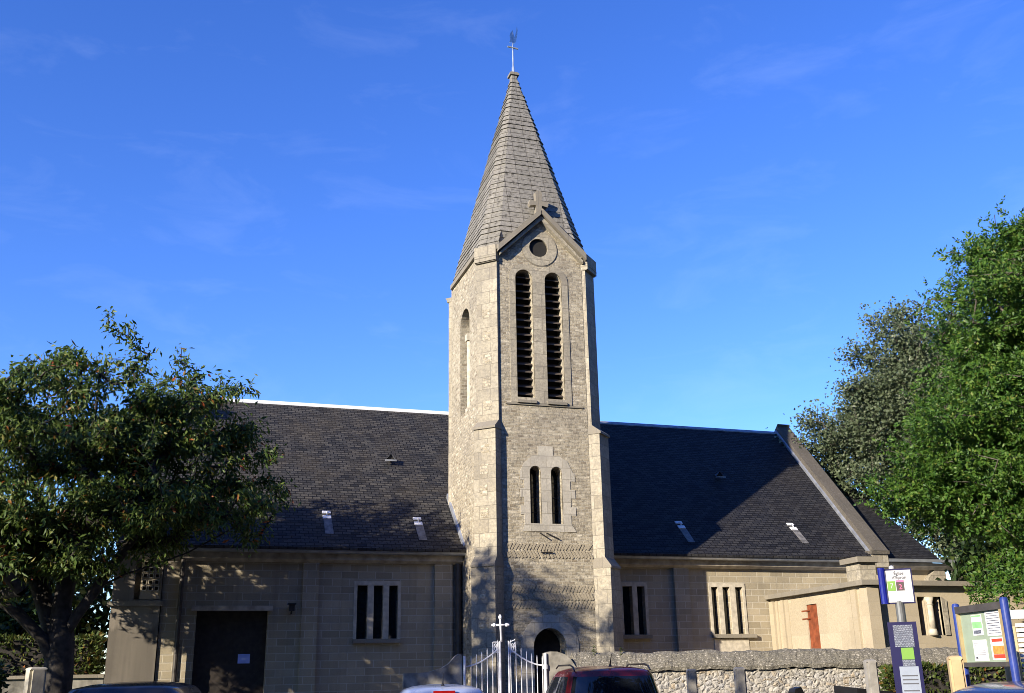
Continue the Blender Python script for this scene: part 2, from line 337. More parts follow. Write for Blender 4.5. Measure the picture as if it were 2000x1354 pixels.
bm = B(); prism(bm, [wl(s, d, -.02) for s, d in ((-60, 3.053), (60, 3.053), (60, 3.2), (-60, 3.2))], (0, 0, .125)); tag(obj('kerb', bm, 'kerb'), kind='structure')
flat('path', [tuple(wl(s, d)[:2]) for s, d in ((-9, 0), (9.5, 0), (9.5, -6), (-9, -6))], 'gravel', 0)

# ------------------------------------------------------------------ church
church = thing('church', 'long stone church with slate roofs and a tall pointed bell tower in the middle', 'church', (0, 0, 0))
TW, TF, TB = 1.51, -2.05, 1.38         # tower half width, front plane, back plane
S2 = 2**.5
# ---- bell tower
tower_cut = []
for x0, x1 in ((-.68, -.23), (.09, .54)): tower_cut.append(prism(B(), arch_poly(x0, x1, 7.88, 11.16, TF-.1), (0, .5, 0)))
tower_cut.append(cylY(B(), -.05, 11.79, .245, TF-.1, TF+.55))
for x0, x1 in ((-.42, -.14), (.105, .385)): tower_cut.append(prism(B(), arch_poly(x0, x1, 4.9, 6.24, TF-.1), (0, .48, 0)))
tower_cut.append(prism(B(), arch_poly(-.42, .35, -.1, 2.58, TF-.1), (0, .55, 0)))
def archX(y0, y1, z0, zt, x, n=14): return [(x, p[0], p[2]) for p in arch_poly(y0, y1, z0, zt, 0, n)]
tower_cut.append(prism(B(), archX(-.84, .06, 7.85, 10.6, -TW-.1), (.52, 0, 0)))
bm = B(); prism(bm, [(-TW, TF, 0), (TW, TF, 0), (TW, TF, 11.62), (1.08, TF, 11.62), (0, TF, 12.62), (-1.08, TF, 11.62), (-TW, TF, 11.62)], (0, TB-TF, 0))
for cx, cy in ((-TW, TF), (TW, TF), (-TW, TB), (TW, TB)):
    sx, sy = math.copysign(1, cx), math.copysign(1, cy-0.); tower_cut.append(prism(B(), [(cx+sx*.2, cy-sy*.42, -1), (cx+sx*.2, cy+sy*.2, -1), (cx-sx*.42, cy+sy*.2, -1), (cx-sx*.42, cy, -1), (cx, cy-sy*.42, -1)], (0, 0, 14)))
bm = cut(bm, tower_cut)
tower = obj('bell_tower', bm, 'rubble', church)
def part(name, bm, m, par=None, **k): return obj(name, bm, m, par or tower, **k)
# dark backs of the pockets
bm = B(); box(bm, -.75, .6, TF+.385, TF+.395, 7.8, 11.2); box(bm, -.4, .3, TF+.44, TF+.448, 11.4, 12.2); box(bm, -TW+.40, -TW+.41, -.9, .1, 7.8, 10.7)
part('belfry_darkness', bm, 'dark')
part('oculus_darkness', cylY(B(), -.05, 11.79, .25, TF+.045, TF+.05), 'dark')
bm = B(); box(bm, -.45, .42, TF+.36, TF+.37, 4.85, 6.3); g = part('lancet_glass', bm, 'glass')
bm = B()
for c in (-.28, .245):
    box(bm, c-.012, c+.012, TF+.34, TF+.359, 4.9, 6.24)
    for z in (5.2, 5.55, 5.9): box(bm, c-.13, c+.13, TF+.343, TF+.357, z-.008, z+.008)
obj('glazing_bars', bm, 'iron', g)
# louver slats
for x0, x1 in ((-.68, -.23), (.09, .54)):
    bm = B(); z = 7.98
    while z < 11.1:
        r = (x1-x0)/2; h = 0
        w = r if z < 11.16-r else math.sqrt(max(.001, r*r-(z+.02-(11.16-r))**2))
        c = (x0+x1)/2
        hexa(bm, [(c-w, TF+.13, z), (c+w, TF+.13, z), (c+w, TF+.33, z+.12), (c-w, TF+.33, z+.12), (c-w, TF+.13, z+.022), (c+w, TF+.13, z+.022), (c+w, TF+.33, z+.142), (c-w, TF+.33, z+.142)])
        z += .188
    part('louver', bm, 'slat')
bm = B(); z = 7.95
while z < 10.1:
    hexa(bm, [(-TW+.12, -.80, z), (-TW+.12, -.42, z), (-TW+.38, -.42, z+.13), (-TW+.38, -.80, z+.13), (-TW+.12, -.80, z+.022), (-TW+.12, -.42, z+.022), (-TW+.38, -.42, z+.152), (-TW+.38, -.80, z+.152)]); z += .2
part('louver', bm, 'slat')
bm = B(); tube(bm, [(-TW+.14, -.36, 7.95), (-TW+.14, -.36, 9.75)], .075, 12); box(bm, -TW+.04, -TW+.24, -.46, -.26, 9.75, 9.93); box(bm, -TW+.04, -TW+.24, -.46, -.26, 7.86, 7.97); part('colonnette', bm, 'trim', smooth=False)
# belfry surround with the two openings
bm = prism(B(), [(-.84, TF-.018, 7.74), (.70, TF-.018, 7.74), (.70, TF-.018, 10.93)]+[(.315+.385*math.cos(R(a)), TF-.018, 10.93+.385*math.sin(R(a))) for a in range(15, 150, 15)]+[(-.07, TF-.018, 11.15)]+[(-.455+.385*math.cos(R(a)), TF-.018, 10.93+.385*math.sin(R(a))) for a in range(45, 180, 15)]+[(-.84, TF-.018, 10.93)], (0, .05, 0))
part('belfry_surround', cut(bm, [prism(B(), arch_poly(x0, x1, 7.88, 11.16, TF-.2), (0, .5, 0)) for x0, x1 in ((-.68, -.23), (.09, .54))]), 'ashlar')
for x0, x1 in ((-.68, -.23), (.09, .54)):
    bm = B(); hexa(bm, [(x0-.02, TF-.07, 7.74), (x1+.02, TF-.07, 7.74), (x1, TF+.35, 7.74), (x0, TF+.35, 7.74), (x0-.02, TF-.07, 7.80), (x1+.02, TF-.07, 7.80), (x1, TF+.35, 7.99), (x0, TF+.35, 7.99)]); part('sloping_sill', bevel(bm, .02), 'stone')
bm = B(); box(bm, -.98, .98, TF-.03, TF+.05, 7.695, 7.735); part('string_course', bm, 'stone')
# oculus ring
bm = cut(cylY(B(), -.02, 11.77, .46, TF-.022, TF+.05, 40), [cylY(B(), -.05, 11.79, .245, TF-.2, TF+.3)]); part('oculus_ring', bm, 'ashlar')
bm = cut(cylY(B(), -.02, 11.77, .485, TF-.008, TF+.04, 40), [cylY(B(), -.02, 11.77, .462, TF-.2, TF+.3)]); part('oculus_joint', bm, 'stone')
# lancet surround with toothed quoins
L_, R_ = [], []
z = 4.9; k = 0
while z < 5.95:
    L_.append((-.66 if k % 2 else -.57, z)); L_.append((-.66 if k % 2 else -.57, z+.2)); R_.append((.70 if k % 2 else .58, z)); R_.append((.70 if k % 2 else .58, z+.2)); z += .2; k += 1
out = [(-.62, 4.72), (.70, 4.72)]+R_+[(.66, 6.1), (.52, 6.38), (.3, 6.5), (.17, 6.5), (.17, 6.72), (-.21, 6.72), (-.21, 6.5), (-.35, 6.48), (-.56, 6.3), (-.66, 6.1)]+list(reversed(L_))
bm = prism(B(), [(x, TF-.014, z) for x, z in out], (0, .05, 0))
part('lancet_surround', cut(bm, [prism(B(), arch_poly(x0, x1, 4.9, 6.24, TF-.2), (0, .5, 0)) for x0, x1 in ((-.42, -.14), (.105, .385))]), 'pale_ashlar')
# door
bm = cut(prism(B(), arch_poly(-.72, .65, 0, 2.87, TF-.02, 20), (0, .05, 0)), [prism(B(), arch_poly(-.42, .35, -.1, 2.58, TF-.2), (0, .5, 0))]); part('door_arch', bm, 'pale_ashlar')
bm = prism(B(), arch_poly(-.42, .35, .05, 2.58, TF+.40), (0, .04, 0))
d = part('door', bm, 'door'); bm = B()
for x in (-.3, -.18, -.06, .06, .18, .27): box(bm, x-.006, x+.006, TF+.39, TF+.40, .1, 2.1)
obj('plank_joint', bm, 'dark', d)
# herringbone bands: stones laid on the slant, rows lean alternately
for band in (((4.38, 1), (4.20, -1)), ((3.44, 1), (3.26, -1), (3.08, 1))):
    bm = B()
    for zc, sgn in band:
        x = -1.10+random.uniform(0, .05)
        while x < 1.07:
            a = R(60)*sgn+random.uniform(-.12, .12); L, h = .088+random.uniform(-.014, .006), .027+random.uniform(-.007, .004)
            ex, ez = Vector((math.cos(a), 0, math.sin(a))), Vector((-math.sin(a), 0, math.cos(a)))
            slab_on(bm, (x, TF, zc+random.uniform(-.01, .01)), ex, ez, (0, -1, 0), -L, L, -h, h, -.02, .010+random.uniform(0, .008))
            x += .078+random.uniform(-.006, .012)
    part('herringbone_stonework', bevel(bm, .011, 1), 'herring')
# buttresses on the corners
for sx, sy, cx, cy in ((-1, -1, -TW, TF), (1, -1, TW, TF), (-1, 1, -TW, TB), (1, 1, TW, TB)):
    o_ = Vector((sx, sy, 0)).normalized(); t_ = Vector((-sy, sx, 0)).normalized()
    C0 = Vector((cx, cy, 0))
    def st(bm, e0, e1, z0, z1, w0, w1=None, inn=-.42):
        w1 = w1 or w0
        P = lambda e, w, z: C0+o_*e+t_*w+Vector((0, 0, z))
        return hexa(bm, [P(e0, -w0, z0), P(e0, w0, z0), P(inn, w0, z0), P(inn, -w0, z0), P(e1, -w1, z1), P(e1, w1, z1), P(inn, w1, z1), P(inn, -w1, z1)])
    q = 0 if sy < 0 else 1          # the rear pair stays flush all the way up
    bm = B(); st(bm, .12-.32*q, .12-.32*q, 0, 3.9, .30); st(bm, -.01-.19*q, -.01-.19*q, 3.9, 7.06, .285); st(bm, -.20, -.20, 7.06, 11.32, .28); st(bm, -.12-.14*q, -.12-.14*q, 11.32, 11.72-.3*q, .30)
    bt = part('buttress', bm, 'ashlar')
    for rows in (((.145, .145, 3.9, 3.95, .308, None), (.145, 0.0, 3.95, 4.14, .308, .288)), ((.03, .03, 7.06, 7.11, .30, None), (.03, -.19, 7.11, 7.28, .30, .283)), ((-.15, -.15, 11.30, 11.35, .295, None), (-.15, -.11, 11.35, 11.42, .295, .305))):
        if q and rows[0][2] < 11: continue
        bm = B()
        for e0, e1, z0, z1, w0, w1 in rows: st(bm, e0, e1, z0, z1, w0, w1)
        obj('offset_cap', bevel(bm, .012), 'stone', bt)
    P = lambda e, w, z: C0+o_*e+t_*w+Vector((0, 0, z))
    for e, zz in ((-.20, (7.55, 8.12, 8.7, 9.27, 9.85)), (-.01, (5.0, 5.5, 6.0, 6.5)), (.12, (1.4, 2.0, 2.6, 3.2))):
        for z0 in zz:
            w0 = -.12+random.uniform(-.03, .02); w1 = w0+.21+random.uniform(-.02, .03); z1 = z0+.22+random.uniform(-.02, .04)
            if q or sx > 0: continue
            bm = B(); hexa(bm, [P(e+.006, w0, z0), P(e+.006, w1, z0), P(e-.03, w1, z0), P(e-.03, w0, z0), P(e+.006, w0, z1), P(e+.006, w1, z1), P(e-.03, w1, z1), P(e-.03, w0, z1)])
            obj('rubble_panel', bm, 'rubble', bt)
# iron wall ties
for (xa, za), (xb, zb) in (((-.22, 4.68), (-.02, 4.56)), ((-.06, 4.68), (.24, 4.55)), ((-.2, 4.24), (.08, 4.25))):
    bm = B(); tube(bm, [(xa, TF-.05, za), (xb, TF-.05, zb)], .014, 6); part('wall_tie', bm, 'iron')
# ---- front gable
bm = B()
for s in (-1, 1):
    prism(bm, [(s*1.16, -2.27, 11.53), (s*1.16, -2.27, 11.70), (s*.02, -2.27, 12.80), (s*.02, -2.27, 12.64)], (0, 1.5, 0))
gable = part('tower_gable', bm, 'stone')
bm = B()
for s in (-1, 1): prism(bm, [(s*1.10, -2.19, 11.45), (s*1.10, -2.19, 11.525), (s*.01, -2.19, 12.63), (s*.01, -2.19, 12.50)], (0, .2, 0))
obj('raking_moulding', bm, 'ashlar', tower)
bm = B(); cr_ = [(-.085, 0), (.085, 0), (.075, .2), (.09, .22), (.23, .19), (.26, .26), (.23, .36), (.09, .33), (.075, .35), (.09, .58), (.05, .64), (-.05, .64), (-.09, .58), (-.075, .35), (-.09, .33), (-.23, .36), (-.26, .26), (-.23, .19), (-.09, .22), (-.075, .2)]
prism(bm, [(x, -2.06, 12.76+z) for x, z in cr_], (0, .15, 0)); part('gable_cross', bevel(bm, .012), 'stone')
# ---- spire: coursed stones, corner facets dying into the tip
hx, hf, hb = 1.49, -2.16, 1.22; CH = .42; YC = -.24; XC = -.05; ZB, ZT = 11.68, 18.12; NC = 38
def ring(f, extra=0.):
    k = 1-f
    x, yf, yb, c = hx*k+extra, (hf-YC)*k-extra, (hb-YC)*k+extra, CH*k
    x = max(x, .09); yf = min(yf, -.09); yb = max(yb, .09)
    nt_ = .25*max(0., 1-f/.075)
    return [(-x+c+.03*k, yf+nt_), (x-c-.03*k, yf+nt_), (x-c, yf), (x, yf+c), (x, yb-c), (x-c, yb), (-x+c, yb), (-x, yb-c), (-x, yf+c), (-x+c, yf)]
bm = B(); prev = None; H = ZT-ZB
for i in range(NC):
    f0, f1 = i/NC*.968, (i+1)/NC*.968; e = .012+random.uniform(-.008, .012)
    lo = [bm.verts.new((x+XC*(1-f0), y+YC, ZB+H*f0)) for x, y in ring(f0, e)]
    hi = [bm.verts.new((x+XC*(1-f1), y+YC, ZB+H*f1+.001)) for x, y in ring(f1, -.004)]
    for a in range(10): bm.faces.new((lo[a], lo[(a+1) % 10], hi[(a+1) % 10], hi[a]))
    bm.faces.new(list(reversed(lo))); bm.faces.new(hi)
spire = obj('spire', bm, 'spire', church)
bm = B()
lo = [bm.verts.new((x+XC, y+YC, ZB-.09)) for x, y in ring(0, -.02)]; md = [bm.verts.new((x+XC, y+YC, ZB-.085)) for x, y in ring(0, .035)]; hi = [bm.verts.new((x+XC, y+YC, ZB+.03)) for x, y in ring(0, .035)]
for q, w in ((lo, md), (md, hi)):
    for a in range(10): bm.faces.new((q[a], q[(a+1) % 10], w[(a+1) % 10], w[a]))
bm.faces.new(list(reversed(lo))); bm.faces.new(hi)
obj('eaves_course', bm, 'stone', spire)
bm = B(); box(bm, -.135, .135, YC-.135, YC+.135, 17.88, 17.95); box(bm, -.10, .10, YC-.10, YC+.10, 17.95, 17.99); obj('spire_cap', bevel(bm, .01), 'stone', spire)
bm = B(); tube(bm, [(0, YC, 17.97), (0, YC, 18.2), (0, YC, 18.21), (0, YC, 19.35)], [.045, .04, .024, .018], 8); tube(bm, [(-.16, YC, 18.86), (.16, YC, 18.84)], .026, 8)
vane = obj('weathervane', bm, 'vane', spire)
# cockerel seen nearly edge-on: breast, comb, sweeping tail
bm = B(); prof = [(-.17, 18.93), (-.12, 19.05), (-.15, 19.16), (-.10, 19.30), (-.03, 19.40), (.0, 19.46), (.03, 19.36), (.07, 19.25), (.12, 19.30), (.17, 19.48), (.22, 19.70), (.25, 19.58), (.22, 19.35), (.16, 19.15), (.08, 19.03), (.0, 18.98), (-.05, 19.02)]
ca, sa = math.cos(R(35)), math.sin(R(35))
prism(bm, [(x*ca, YC+x*sa-.01, z) for x, z in prof], (.02*sa, .02*ca, 0)); obj('cockerel', bm, 'vane', vane)

# ---- nave and chancel walls
EZ, RY, RZ = 4.38, 4.76, 9.13
cuts = []
def slot(x0, x1, z0, z1, y1=.28): cuts.append(box(B(), x0, x1, -.2, y1, z0, z1))
LW = [(-4.02, -3.775), (-3.63, -3.41), (-3.27, -3.06)]; RW1 = [(2.31, 2.56), (2.70, 2.965), (3.10, 3.31)]; RW2 = [(5.215, 5.41), (5.545, 5.755), (5.92, 6.13)]
bm = prism(B(), [(-9.25, 0, 0), (-9.25, 9.5, 0), (-9.25, 9.5, EZ-.05), (-9.25, RY, RZ-.1), (-9.25, 0, EZ-.05)], (19.6, 0, 0))
slot(-7.56, -6.02, -.1, 3.12, .3)
for x0, x1 in LW: slot(x0, x1, 2.45, 3.65, .2)
for x0, x1 in RW1+RW2: slot(x0, x1, 2.5, 3.68, .24)
nave = obj('nave_wall', cut(bm, cuts), 'block', church)
def np_(name, bm, m, par=None, **k): return obj(name, bm, m, par or nave, **k)
for x0, x1 in ((-5.29, -4.93), (-2.19, -1.76), (4.13, 4.55), (-8.32, -7.98)):
    bm = B(); box(bm, x0, x1, -.10, .1, 0, 4.18); np_('pilaster', bm, 'block')
def window(name, lights, z0, z1, sx0, sx1, yg, yf):
    bm = B(); x0, x1 = lights[0][0], lights[-1][1]; e = .075
    segs = [(x0-e, x0)]+[(a[1], b[0]) for a, b in zip(lights, lights[1:])]+[(x1, x1+e)]
    for a, b in segs: box(bm, a+.001, b-.001, -.022, yf, z0-.01, z1)
    box(bm, x0-e+.001, x1+e-.001, -.024, yf, z1+.001, z1+.10)
    w = np_(name, bm, 'trim')
    bm = B(); box(bm, sx0, sx1, -.11, .05, z0-.10, z0-.012); obj('sill', bevel(bm, .01), 'stone', w)
    for a, b in lights:
        bm = B(); box(bm, a-.01, b+.01, yg, yg+.01, z0-.02, z1+.02); obj('pane', bm, 'glass', w)
window('window', LW, 2.45, 3.65, -4.1, -3.0, .12, .08)
window('window', RW1, 2.5, 3.68, 2.2, 3.42, .16, .1)
window('window', RW2, 2.5, 3.68, 5.15, 6.40, .16, .1)
bm = B(); box(bm, 5.2, 6.2, -.018, .02, 1.2, 2.38); np_('apron', bm, 'trim')
bm = B(); box(bm, -7.68, -5.93, -.10, .05, 3.07, 3.18); np_('door_lintel', bm, 'cornice')
bm = B(); box(bm, -7.58, -6.0, .2, .25, 0, 3.12)
dr = np_('church_door', bm, 'door')
bm = B()
for s in (-1, 1):
    for k in range(13):
        z = .1+k*.24; slab_on(bm, (-6.79+s*.385, .2, z), (math.cos(s*R(38)), 0, math.sin(s*R(38))), (-math.sin(s*R(38)), 0, math.cos(s*R(38))), (0, -1, 0), -.46, .46, -.05, .05, -.01, .012)
bm2 = cut(bm, [box(B(), -9, -7.56, -1, 1, -1, 5), box(B(), -6.03, -4, -1, 1, -1, 5), box(B(), -9, -4, -1, 1, 3.11, 5), box(B(), -9, -4, -1, 1, -1, .03), box(B(), -6.80, -6.78, -1, 1, -1, 5)])
obj('chevron_boards', bm2, 'door', dr)
bm = B(); tube(bm, [(-6.70, .15, 1.1), (-6.70, .13, 1.2), (-6.70, .15, 1.3)], .012, 6); obj('handle', bm, 'iron', dr)
nt = obj('paper_notice', box(B(), -6.61, -6.35, .176, .186, 1.95, 2.15), 'bluepaper'); tag(nt, 'small blue paper notice pinned on the dark double door of the church', 'notice')
for x, y in ((-7.93, -.19), (-1.62, -.12)):
    bm = B(); tube(bm, [(x, y, 0), (x, y, 4.16)], .05 if x < -5 else .075, 10)
    for z in (.8, 2.3, 3.8): tube(bm, [(x, y, z), (x, y, z+.06)], .065 if x < -5 else .09, 10)
    np_('downpipe', bm, 'downpipe', smooth=False)
bm = B(); box(bm, -1.745, -1.53, .02, .12, 0, 4.2); np_('corner_strip', bm, 'downpipe')
bm = B(); tube(bm, [(-5.52, 0, 3.02), (-5.52, -.16, 3.0), (-5.52, -.16, 3.06)], .015, 6); box(bm, -5.58, -5.46, -.22, -.10, 3.06, 3.2); box(bm, -5.61, -5.43, -.25, -.07, 3.2, 3.23); np_('wall_lamp', bm, 'iron')
# cornice and gutter (each side of the tower)
for x0, x1, nm in ((-9.3, -1.53, 'w'), (1.53, 10.02, 'e')):
    bm = B(); prism(bm, [(x0, .02, 4.15), (x0, -.10, 4.15), (x0, -.20, 4.21), (x0, -.20, 4.345), (x0, .02, 4.345)], (x1-x0, 0, 0)); np_('cornice', bm, 'cornice')
    bm = B(); n = 10; yy, zz, rr = -.335, 4.405, .075
    prof = [(yy+rr*math.cos(math.pi+math.pi*k/n), zz+rr*math.sin(math.pi+math.pi*k/n)) for k in range(n+1)]; prof += [(y*1.0-(y-yy)*.12, z if z > zz-.001 else zz+(z-zz)*.88) for y, z in reversed(prof)]
    prism(bm, [(x0-.03, y, z) for y, z in prof], (x1-x0+.06, 0, 0)); np_('gutter', bm, 'zinc')
# ---- roofs
def roof_slab(name, xl0, xl1, xr0, xr1, y0, z0, y1, z1, m, th=.09, par=None):
    """front slope: eaves y0,z0 to ridge y1,z1; left/right ends may lean"""
    n = Vector((0, -(z1-z0), y1-y0)).normalized()*th
    a, b, c, d_ = Vector((xl0, y0, z0)), Vector((xr0, y0, z0)), Vector((xr1, y1, z1)), Vector((xl1, y1, z1))
    return hexa(B(), [a-n, b-n, c-n, d_-n, a, b, c, d_])
def back_slab(x0, x1, th=.09): return hexa(B(), [(x0, 10.0, EZ-th), (x1, 10.0, EZ-th), (x1, RY, RZ-th), (x0, RY, RZ-th), (x0, 10.0, EZ), (x1, 10.0, EZ), (x1, RY, RZ), (x0, RY, RZ)])
NROOF = Vector((0, -(RZ-EZ), RY+.38)).normalized(); SL = Vector((0, RY+.38, RZ-EZ)).normalized()
def on_roof(x, y): return Vector((x, y, EZ+(y+.38)*(RZ-EZ)/(RY+.38)))
bm = roof_slab('', -9.35, -9.35, 1.0, 1.0, -.38, EZ+.09, RY, RZ+.05, 'slate'); nroof = obj('nave_roof', bm, 'slate', church)
bm = roof_slab('', 1.004, 1.004, 10.08, 10.72, -.38, EZ+.09, RY, RZ+.05, 'slate_shade'); croof = obj('chancel_roof', bm, 'slate_shade', church)
obj('back_slope', back_slab(-9.35, 10.3), 'slate', nroof)
# tilted starter courses at the eaves
for par, x0, x1, m in ((nroof, -9.35, -1.4, 'slate'), (croof, 1.4, 10.06, 'slate_shade')):
    bm = B(); a = on_roof(0, -.40)+NROOF*.05; 
    for i in range(1):
        p0, p1 = a, a+SL*.26
        hexa(bm, [(x0, p0.y, p0.z), (x1, p0.y, p0.z), (x1, p1.y, p1.z), (x0, p1.y, p1.z), (x0, p0.y-.01, p0.z+.065), (x1, p0.y-.01, p0.z+.065), (x1, p1.y-.03, p1.z+.045), (x0, p1.y-.03, p1.z+.045)])
    obj('eaves_slates', bm, m, par)
    bm = B(); xe = 0 if m == 'slate' else 10.72; xs = x0 if m == 'slate' else .01; prism(bm, [(xs, RY-.11, RZ-.02), (xs, RY, RZ+.075), (xs, RY+.11, RZ-.02), (xs, RY+.11, RZ-.06), (xs, RY, RZ+.04), (xs, RY-.11, RZ-.06)], (xe-xs, 0, 0)); obj('ridge_cap', bm, 'whitezinc' if par is nroof else 'zinc', par)
# flashing where the roof meets the tower
bm = B(); p0, p1 = on_roof(-1.5, -.35), on_roof(-1.5, TB-.1); n = NROOF*.12
hexa(bm, [(-1.57, p0.y, p0.z+.05), (-1.50, p0.y, p0.z+.05), (-1.50, p1.y, p1.z+.05), (-1.57, p1.y, p1.z+.05), (-1.55, p0.y, p0.z+.17), (-1.50, p0.y, p0.z+.2), (-1.50, p1.y, p1.z+.2), (-1.55, p1.y, p1.z+.17)]); obj('flashing', bm, 'zinc', nroof)
# triangular roof vents
for par, x, y in ((nroof, -2.83, 2.54), (croof, 7.06, 2.47)):
    p = on_roof(x, y)+NROOF*.06; bm = B()
    t0 = p+Vector((0, -.20, .0)); w = .15
    A, Bv, T, K = t0+Vector((-w, 0, 0)), t0+Vector((w, 0, 0)), t0+Vector((0, .0, .19)), on_roof(x, y+.14)+NROOF*.05
    th = .02
    for P_, Q_ in ((A, T), (T, Bv)):
        vs = [bm.verts.new(v) for v in (P_, Q_, K)]; bm.faces.new(vs)
    bmesh.ops.solidify(bm, geom=bm.faces[:], thickness=.018)
    box(bm, A.x, Bv.x, A.y-.04, A.y+.03, A.z-.03, A.z+.012); vt = obj('roof_vent', bm, 'zinc', par)
    bm = B(); prism(bm, [A+Vector((.02, .05, .01)), Bv+Vector((-.02, .05, .01)), T+Vector((0, .05, -.02))], (0, .01, 0)); obj('vent_opening', bm, 'dark', vt)
# roof ladder hooks with pale metal plates and a worn streak below
for par, x, y in ((nroof, -4.72, .62), (nroof, -2.5, .5), (croof, 4.75, .62), (croof, 8.27, .68)):
    bm = B(); p = on_roof(x, y)+NROOF*.055
    slab_on(bm, p, (1, 0, 0), SL, NROOF, -.10, .10, .05, .15, 0, .03); slab_on(bm, p, (1, 0, 0), SL, NROOF, -.10, .10, -.17, -.04, 0, .03)
    tube(bm, [p+NROOF*.01+SL*.14, p+NROOF*.09+SL*.02, p+NROOF*.02-SL*.1], .014, 6); hk = obj('roof_hook', bm, 'whitezinc', par)
    bm = B(); slab_on(bm, p+NROOF*.006, (1, 0, 0), SL, NROOF, -.09, .11, -.78, -.18, 0, .012); obj('lead_strip', bm, 'leadstrip', hk)
# ---- chancel gable parapet with kneeler
bm = B()
def pp(s, x, h): # s 0..1 along slope
    q = on_roof(0, -.30+(RY+.30)*s); return Vector((10.05+.66*s+x, q.y, q.z))+NROOF*h
n0 = Vector((.0, 0, 0))
hexa(bm, [pp(0, 0, -.2), pp(0, .47, -.2), pp(1, .47, -.2), pp(1, 0, -.2), pp(0, 0, .27), pp(0, .47, .27), pp(1, .47, .27), pp(1, 0, .27)])
par_ = obj('gable_parapet', bm, 'parapet', church)
bm = B(); hexa(bm, [(10.71, RY-.03, RZ-.4), (11.18, RY-.03, RZ-.4), (11.18, 10, EZ-.3), (10.71, 10, EZ-.3), (10.71, RY-.21, RZ+.29), (11.18, RY-.21, RZ+.29), (11.18, 10, EZ+.3), (10.71, 10, EZ+.3)]); obj('far_slope', bm, 'parapet', par_)
bm = B(); hexa(bm, [pp(0, -.05, .06), pp(0, -.003, .06), pp(1, -.003, .06), pp(1, -.05, .06), pp(0, -.05, .13), pp(0, -.003, .15), pp(1, -.003, .15), pp(1, -.05, .13)]); obj('flashing', bm, 'zinc', par_)
bm = B(); box(bm, 10.02, 10.53, -.42, .02, 4.22, 4.56); kn = obj('kneeler', bevel(bm, .012), 'ashlar', par_)
bm = B(); box(bm, 9.97, 10.56, -.47, .03, 4.565, 4.66); obj('kneeler_cap', bevel(bm, .015), 'parapet', par_)
# ---- apse: lower roof beyond the parapet
bm = prism(B(), [(10.36, .03, 0), (10.36, 9.4, 0), (10.36, 9.4, 4.3), (10.36, RY, 7.65), (10.36, .03, 4.3)], (2.15, 0, 0)); apse = obj('apse_wall', bm, 'annexstone', church)
a_, b_ = (-.33, 4.47), (RY, 7.80)
bm = roof_slab('', 10.5, 11.1, 12.32, 13.0, a_[0], a_[1], b_[0], b_[1], ''); ar = obj('apse_roof', bm, 'slate_shade', church)
bm = hexa(B(), [(11.1, RY, 7.72), (13.0, RY, 7.72), (12.4, 9.9, 4.38), (11.1, 9.9, 4.38), (11.1, RY, 7.81), (13.0, RY, 7.81), (12.4, 9.9, 4.47), (11.1, 9.9, 4.47)]); obj('back_slope', bm, 'slate_shade', ar)
bm = B(); box(bm, 11.1, 13.05, RY-.1, RY+.1, 7.80, 7.88); obj('ridge_cap', bm, 'zinc', ar)
bm = B(); box(bm, 10.55, 12.75, -.42, -.30, 4.37, 4.45); obj('gutter', bm, 'zinc', apse)
bm = B(); prism(bm, [(10.55, .05, 4.19), (10.55, -.16, 4.19), (10.55, -.28, 4.27), (10.55, -.28, 4.36), (10.55, .05, 4.36)], (2.4, 0, 0)); obj('cornice', bm, 'cornice', apse)
bm = B(); prism(bm, [(12.0, -.14, 3.0), (12.62, -.14, 3.0), (12.62, -.14, 4.17), (12.25, -.14, 4.17), (12.0, -.14, 3.95)], (0, .17, 0)); obj('corner_pier', bm, 'ashlar', apse)
bm = B(); box(bm, 12.505, 12.62, .05, 2.0, 3.0, 4.18); obj('corner_return', bm, 'ashlar', apse)
# ---- annex in front of the chancel
def ax(y): return 6.95+y*.0854
acut = []
ex_, ny_ = Vector((-.0854, -1, 0)).normalized(), Vector((-1, .0854, 0)).normalized()     # left face: runs towards the street
def al(y, d=0., z=0.): p = Vector((ax(y), y, z))+ny_*d; return p
acut.append(prism(B(), [al(-1.83, .1, -.1), al(-2.36, .1, -.1), al(-2.36, -.18, -.1), al(-1.83, -.18, -.1)], (0, 0, 3.21)))
for x0, x1 in ((8.01, 8.25), (8.43, 8.66)): acut.append(box(B(), x0, x1, -5, -4.12, 2.28, 3.13))
bm = prism(B(), [al(0), al(-4.36), (13.8, -4.36, 0), (13.8, .0, 0)], (0, 0, 3.36)); annex = obj('annex', cut(bm, acut), ['render'], church)
def an(name, bm, m, par=None, **k): return obj(name, bm, m, par or annex, **k)
bm = B()  # front in smoother stone
bm = cut(box(B(), ax(-4.4)+.32, 13.82, -4.42, -4.355, 0, 3.361), [box(B(), x0, x1, -5, -4.0, 2.28, 3.13) for x0, x1 in ((8.01, 8.25), (8.43, 8.66))]); an('front_facing', bm, 'annexstone')
bm = B(); box(bm, 7.95, 8.72, -4.14, -4.125, 2.2, 3.2); an('slit_glass', bm, 'dark')
bm = B(); tube(bm, [(8.34, -4.40, 2.42), (8.34, -4.40, 2.95)], [.085, .075], 14); tube(bm, [(8.34, -4.40, 2.95), (8.34, -4.40, 2.99), (8.34, -4.40, 3.12)], [.10, .075, .115], 14); tube(bm, [(8.34, -4.40, 2.28), (8.34, -4.40, 2.42)], [.12, .09], 14); an('colonnette', bm, 'trim', smooth=True)
bm = B(); prism(bm, [(8.66, -4.45, 2.28), (8.78, -4.45, 2.28), (8.80, -4.45, 3.05), (8.66, -4.45, 3.13)], (0, .1, 0)); an('jamb_stone', bm, 'ashlar')
bm = B(); prism(bm, [al(-1.835, -.07, 0), al(-2.355, -.07, 0), al(-2.355, -.035, 0), al(-1.835, -.035, 0)], (0, 0, 3.1)); ad = an('annex_door', bm, 'doorred')
bm = B()
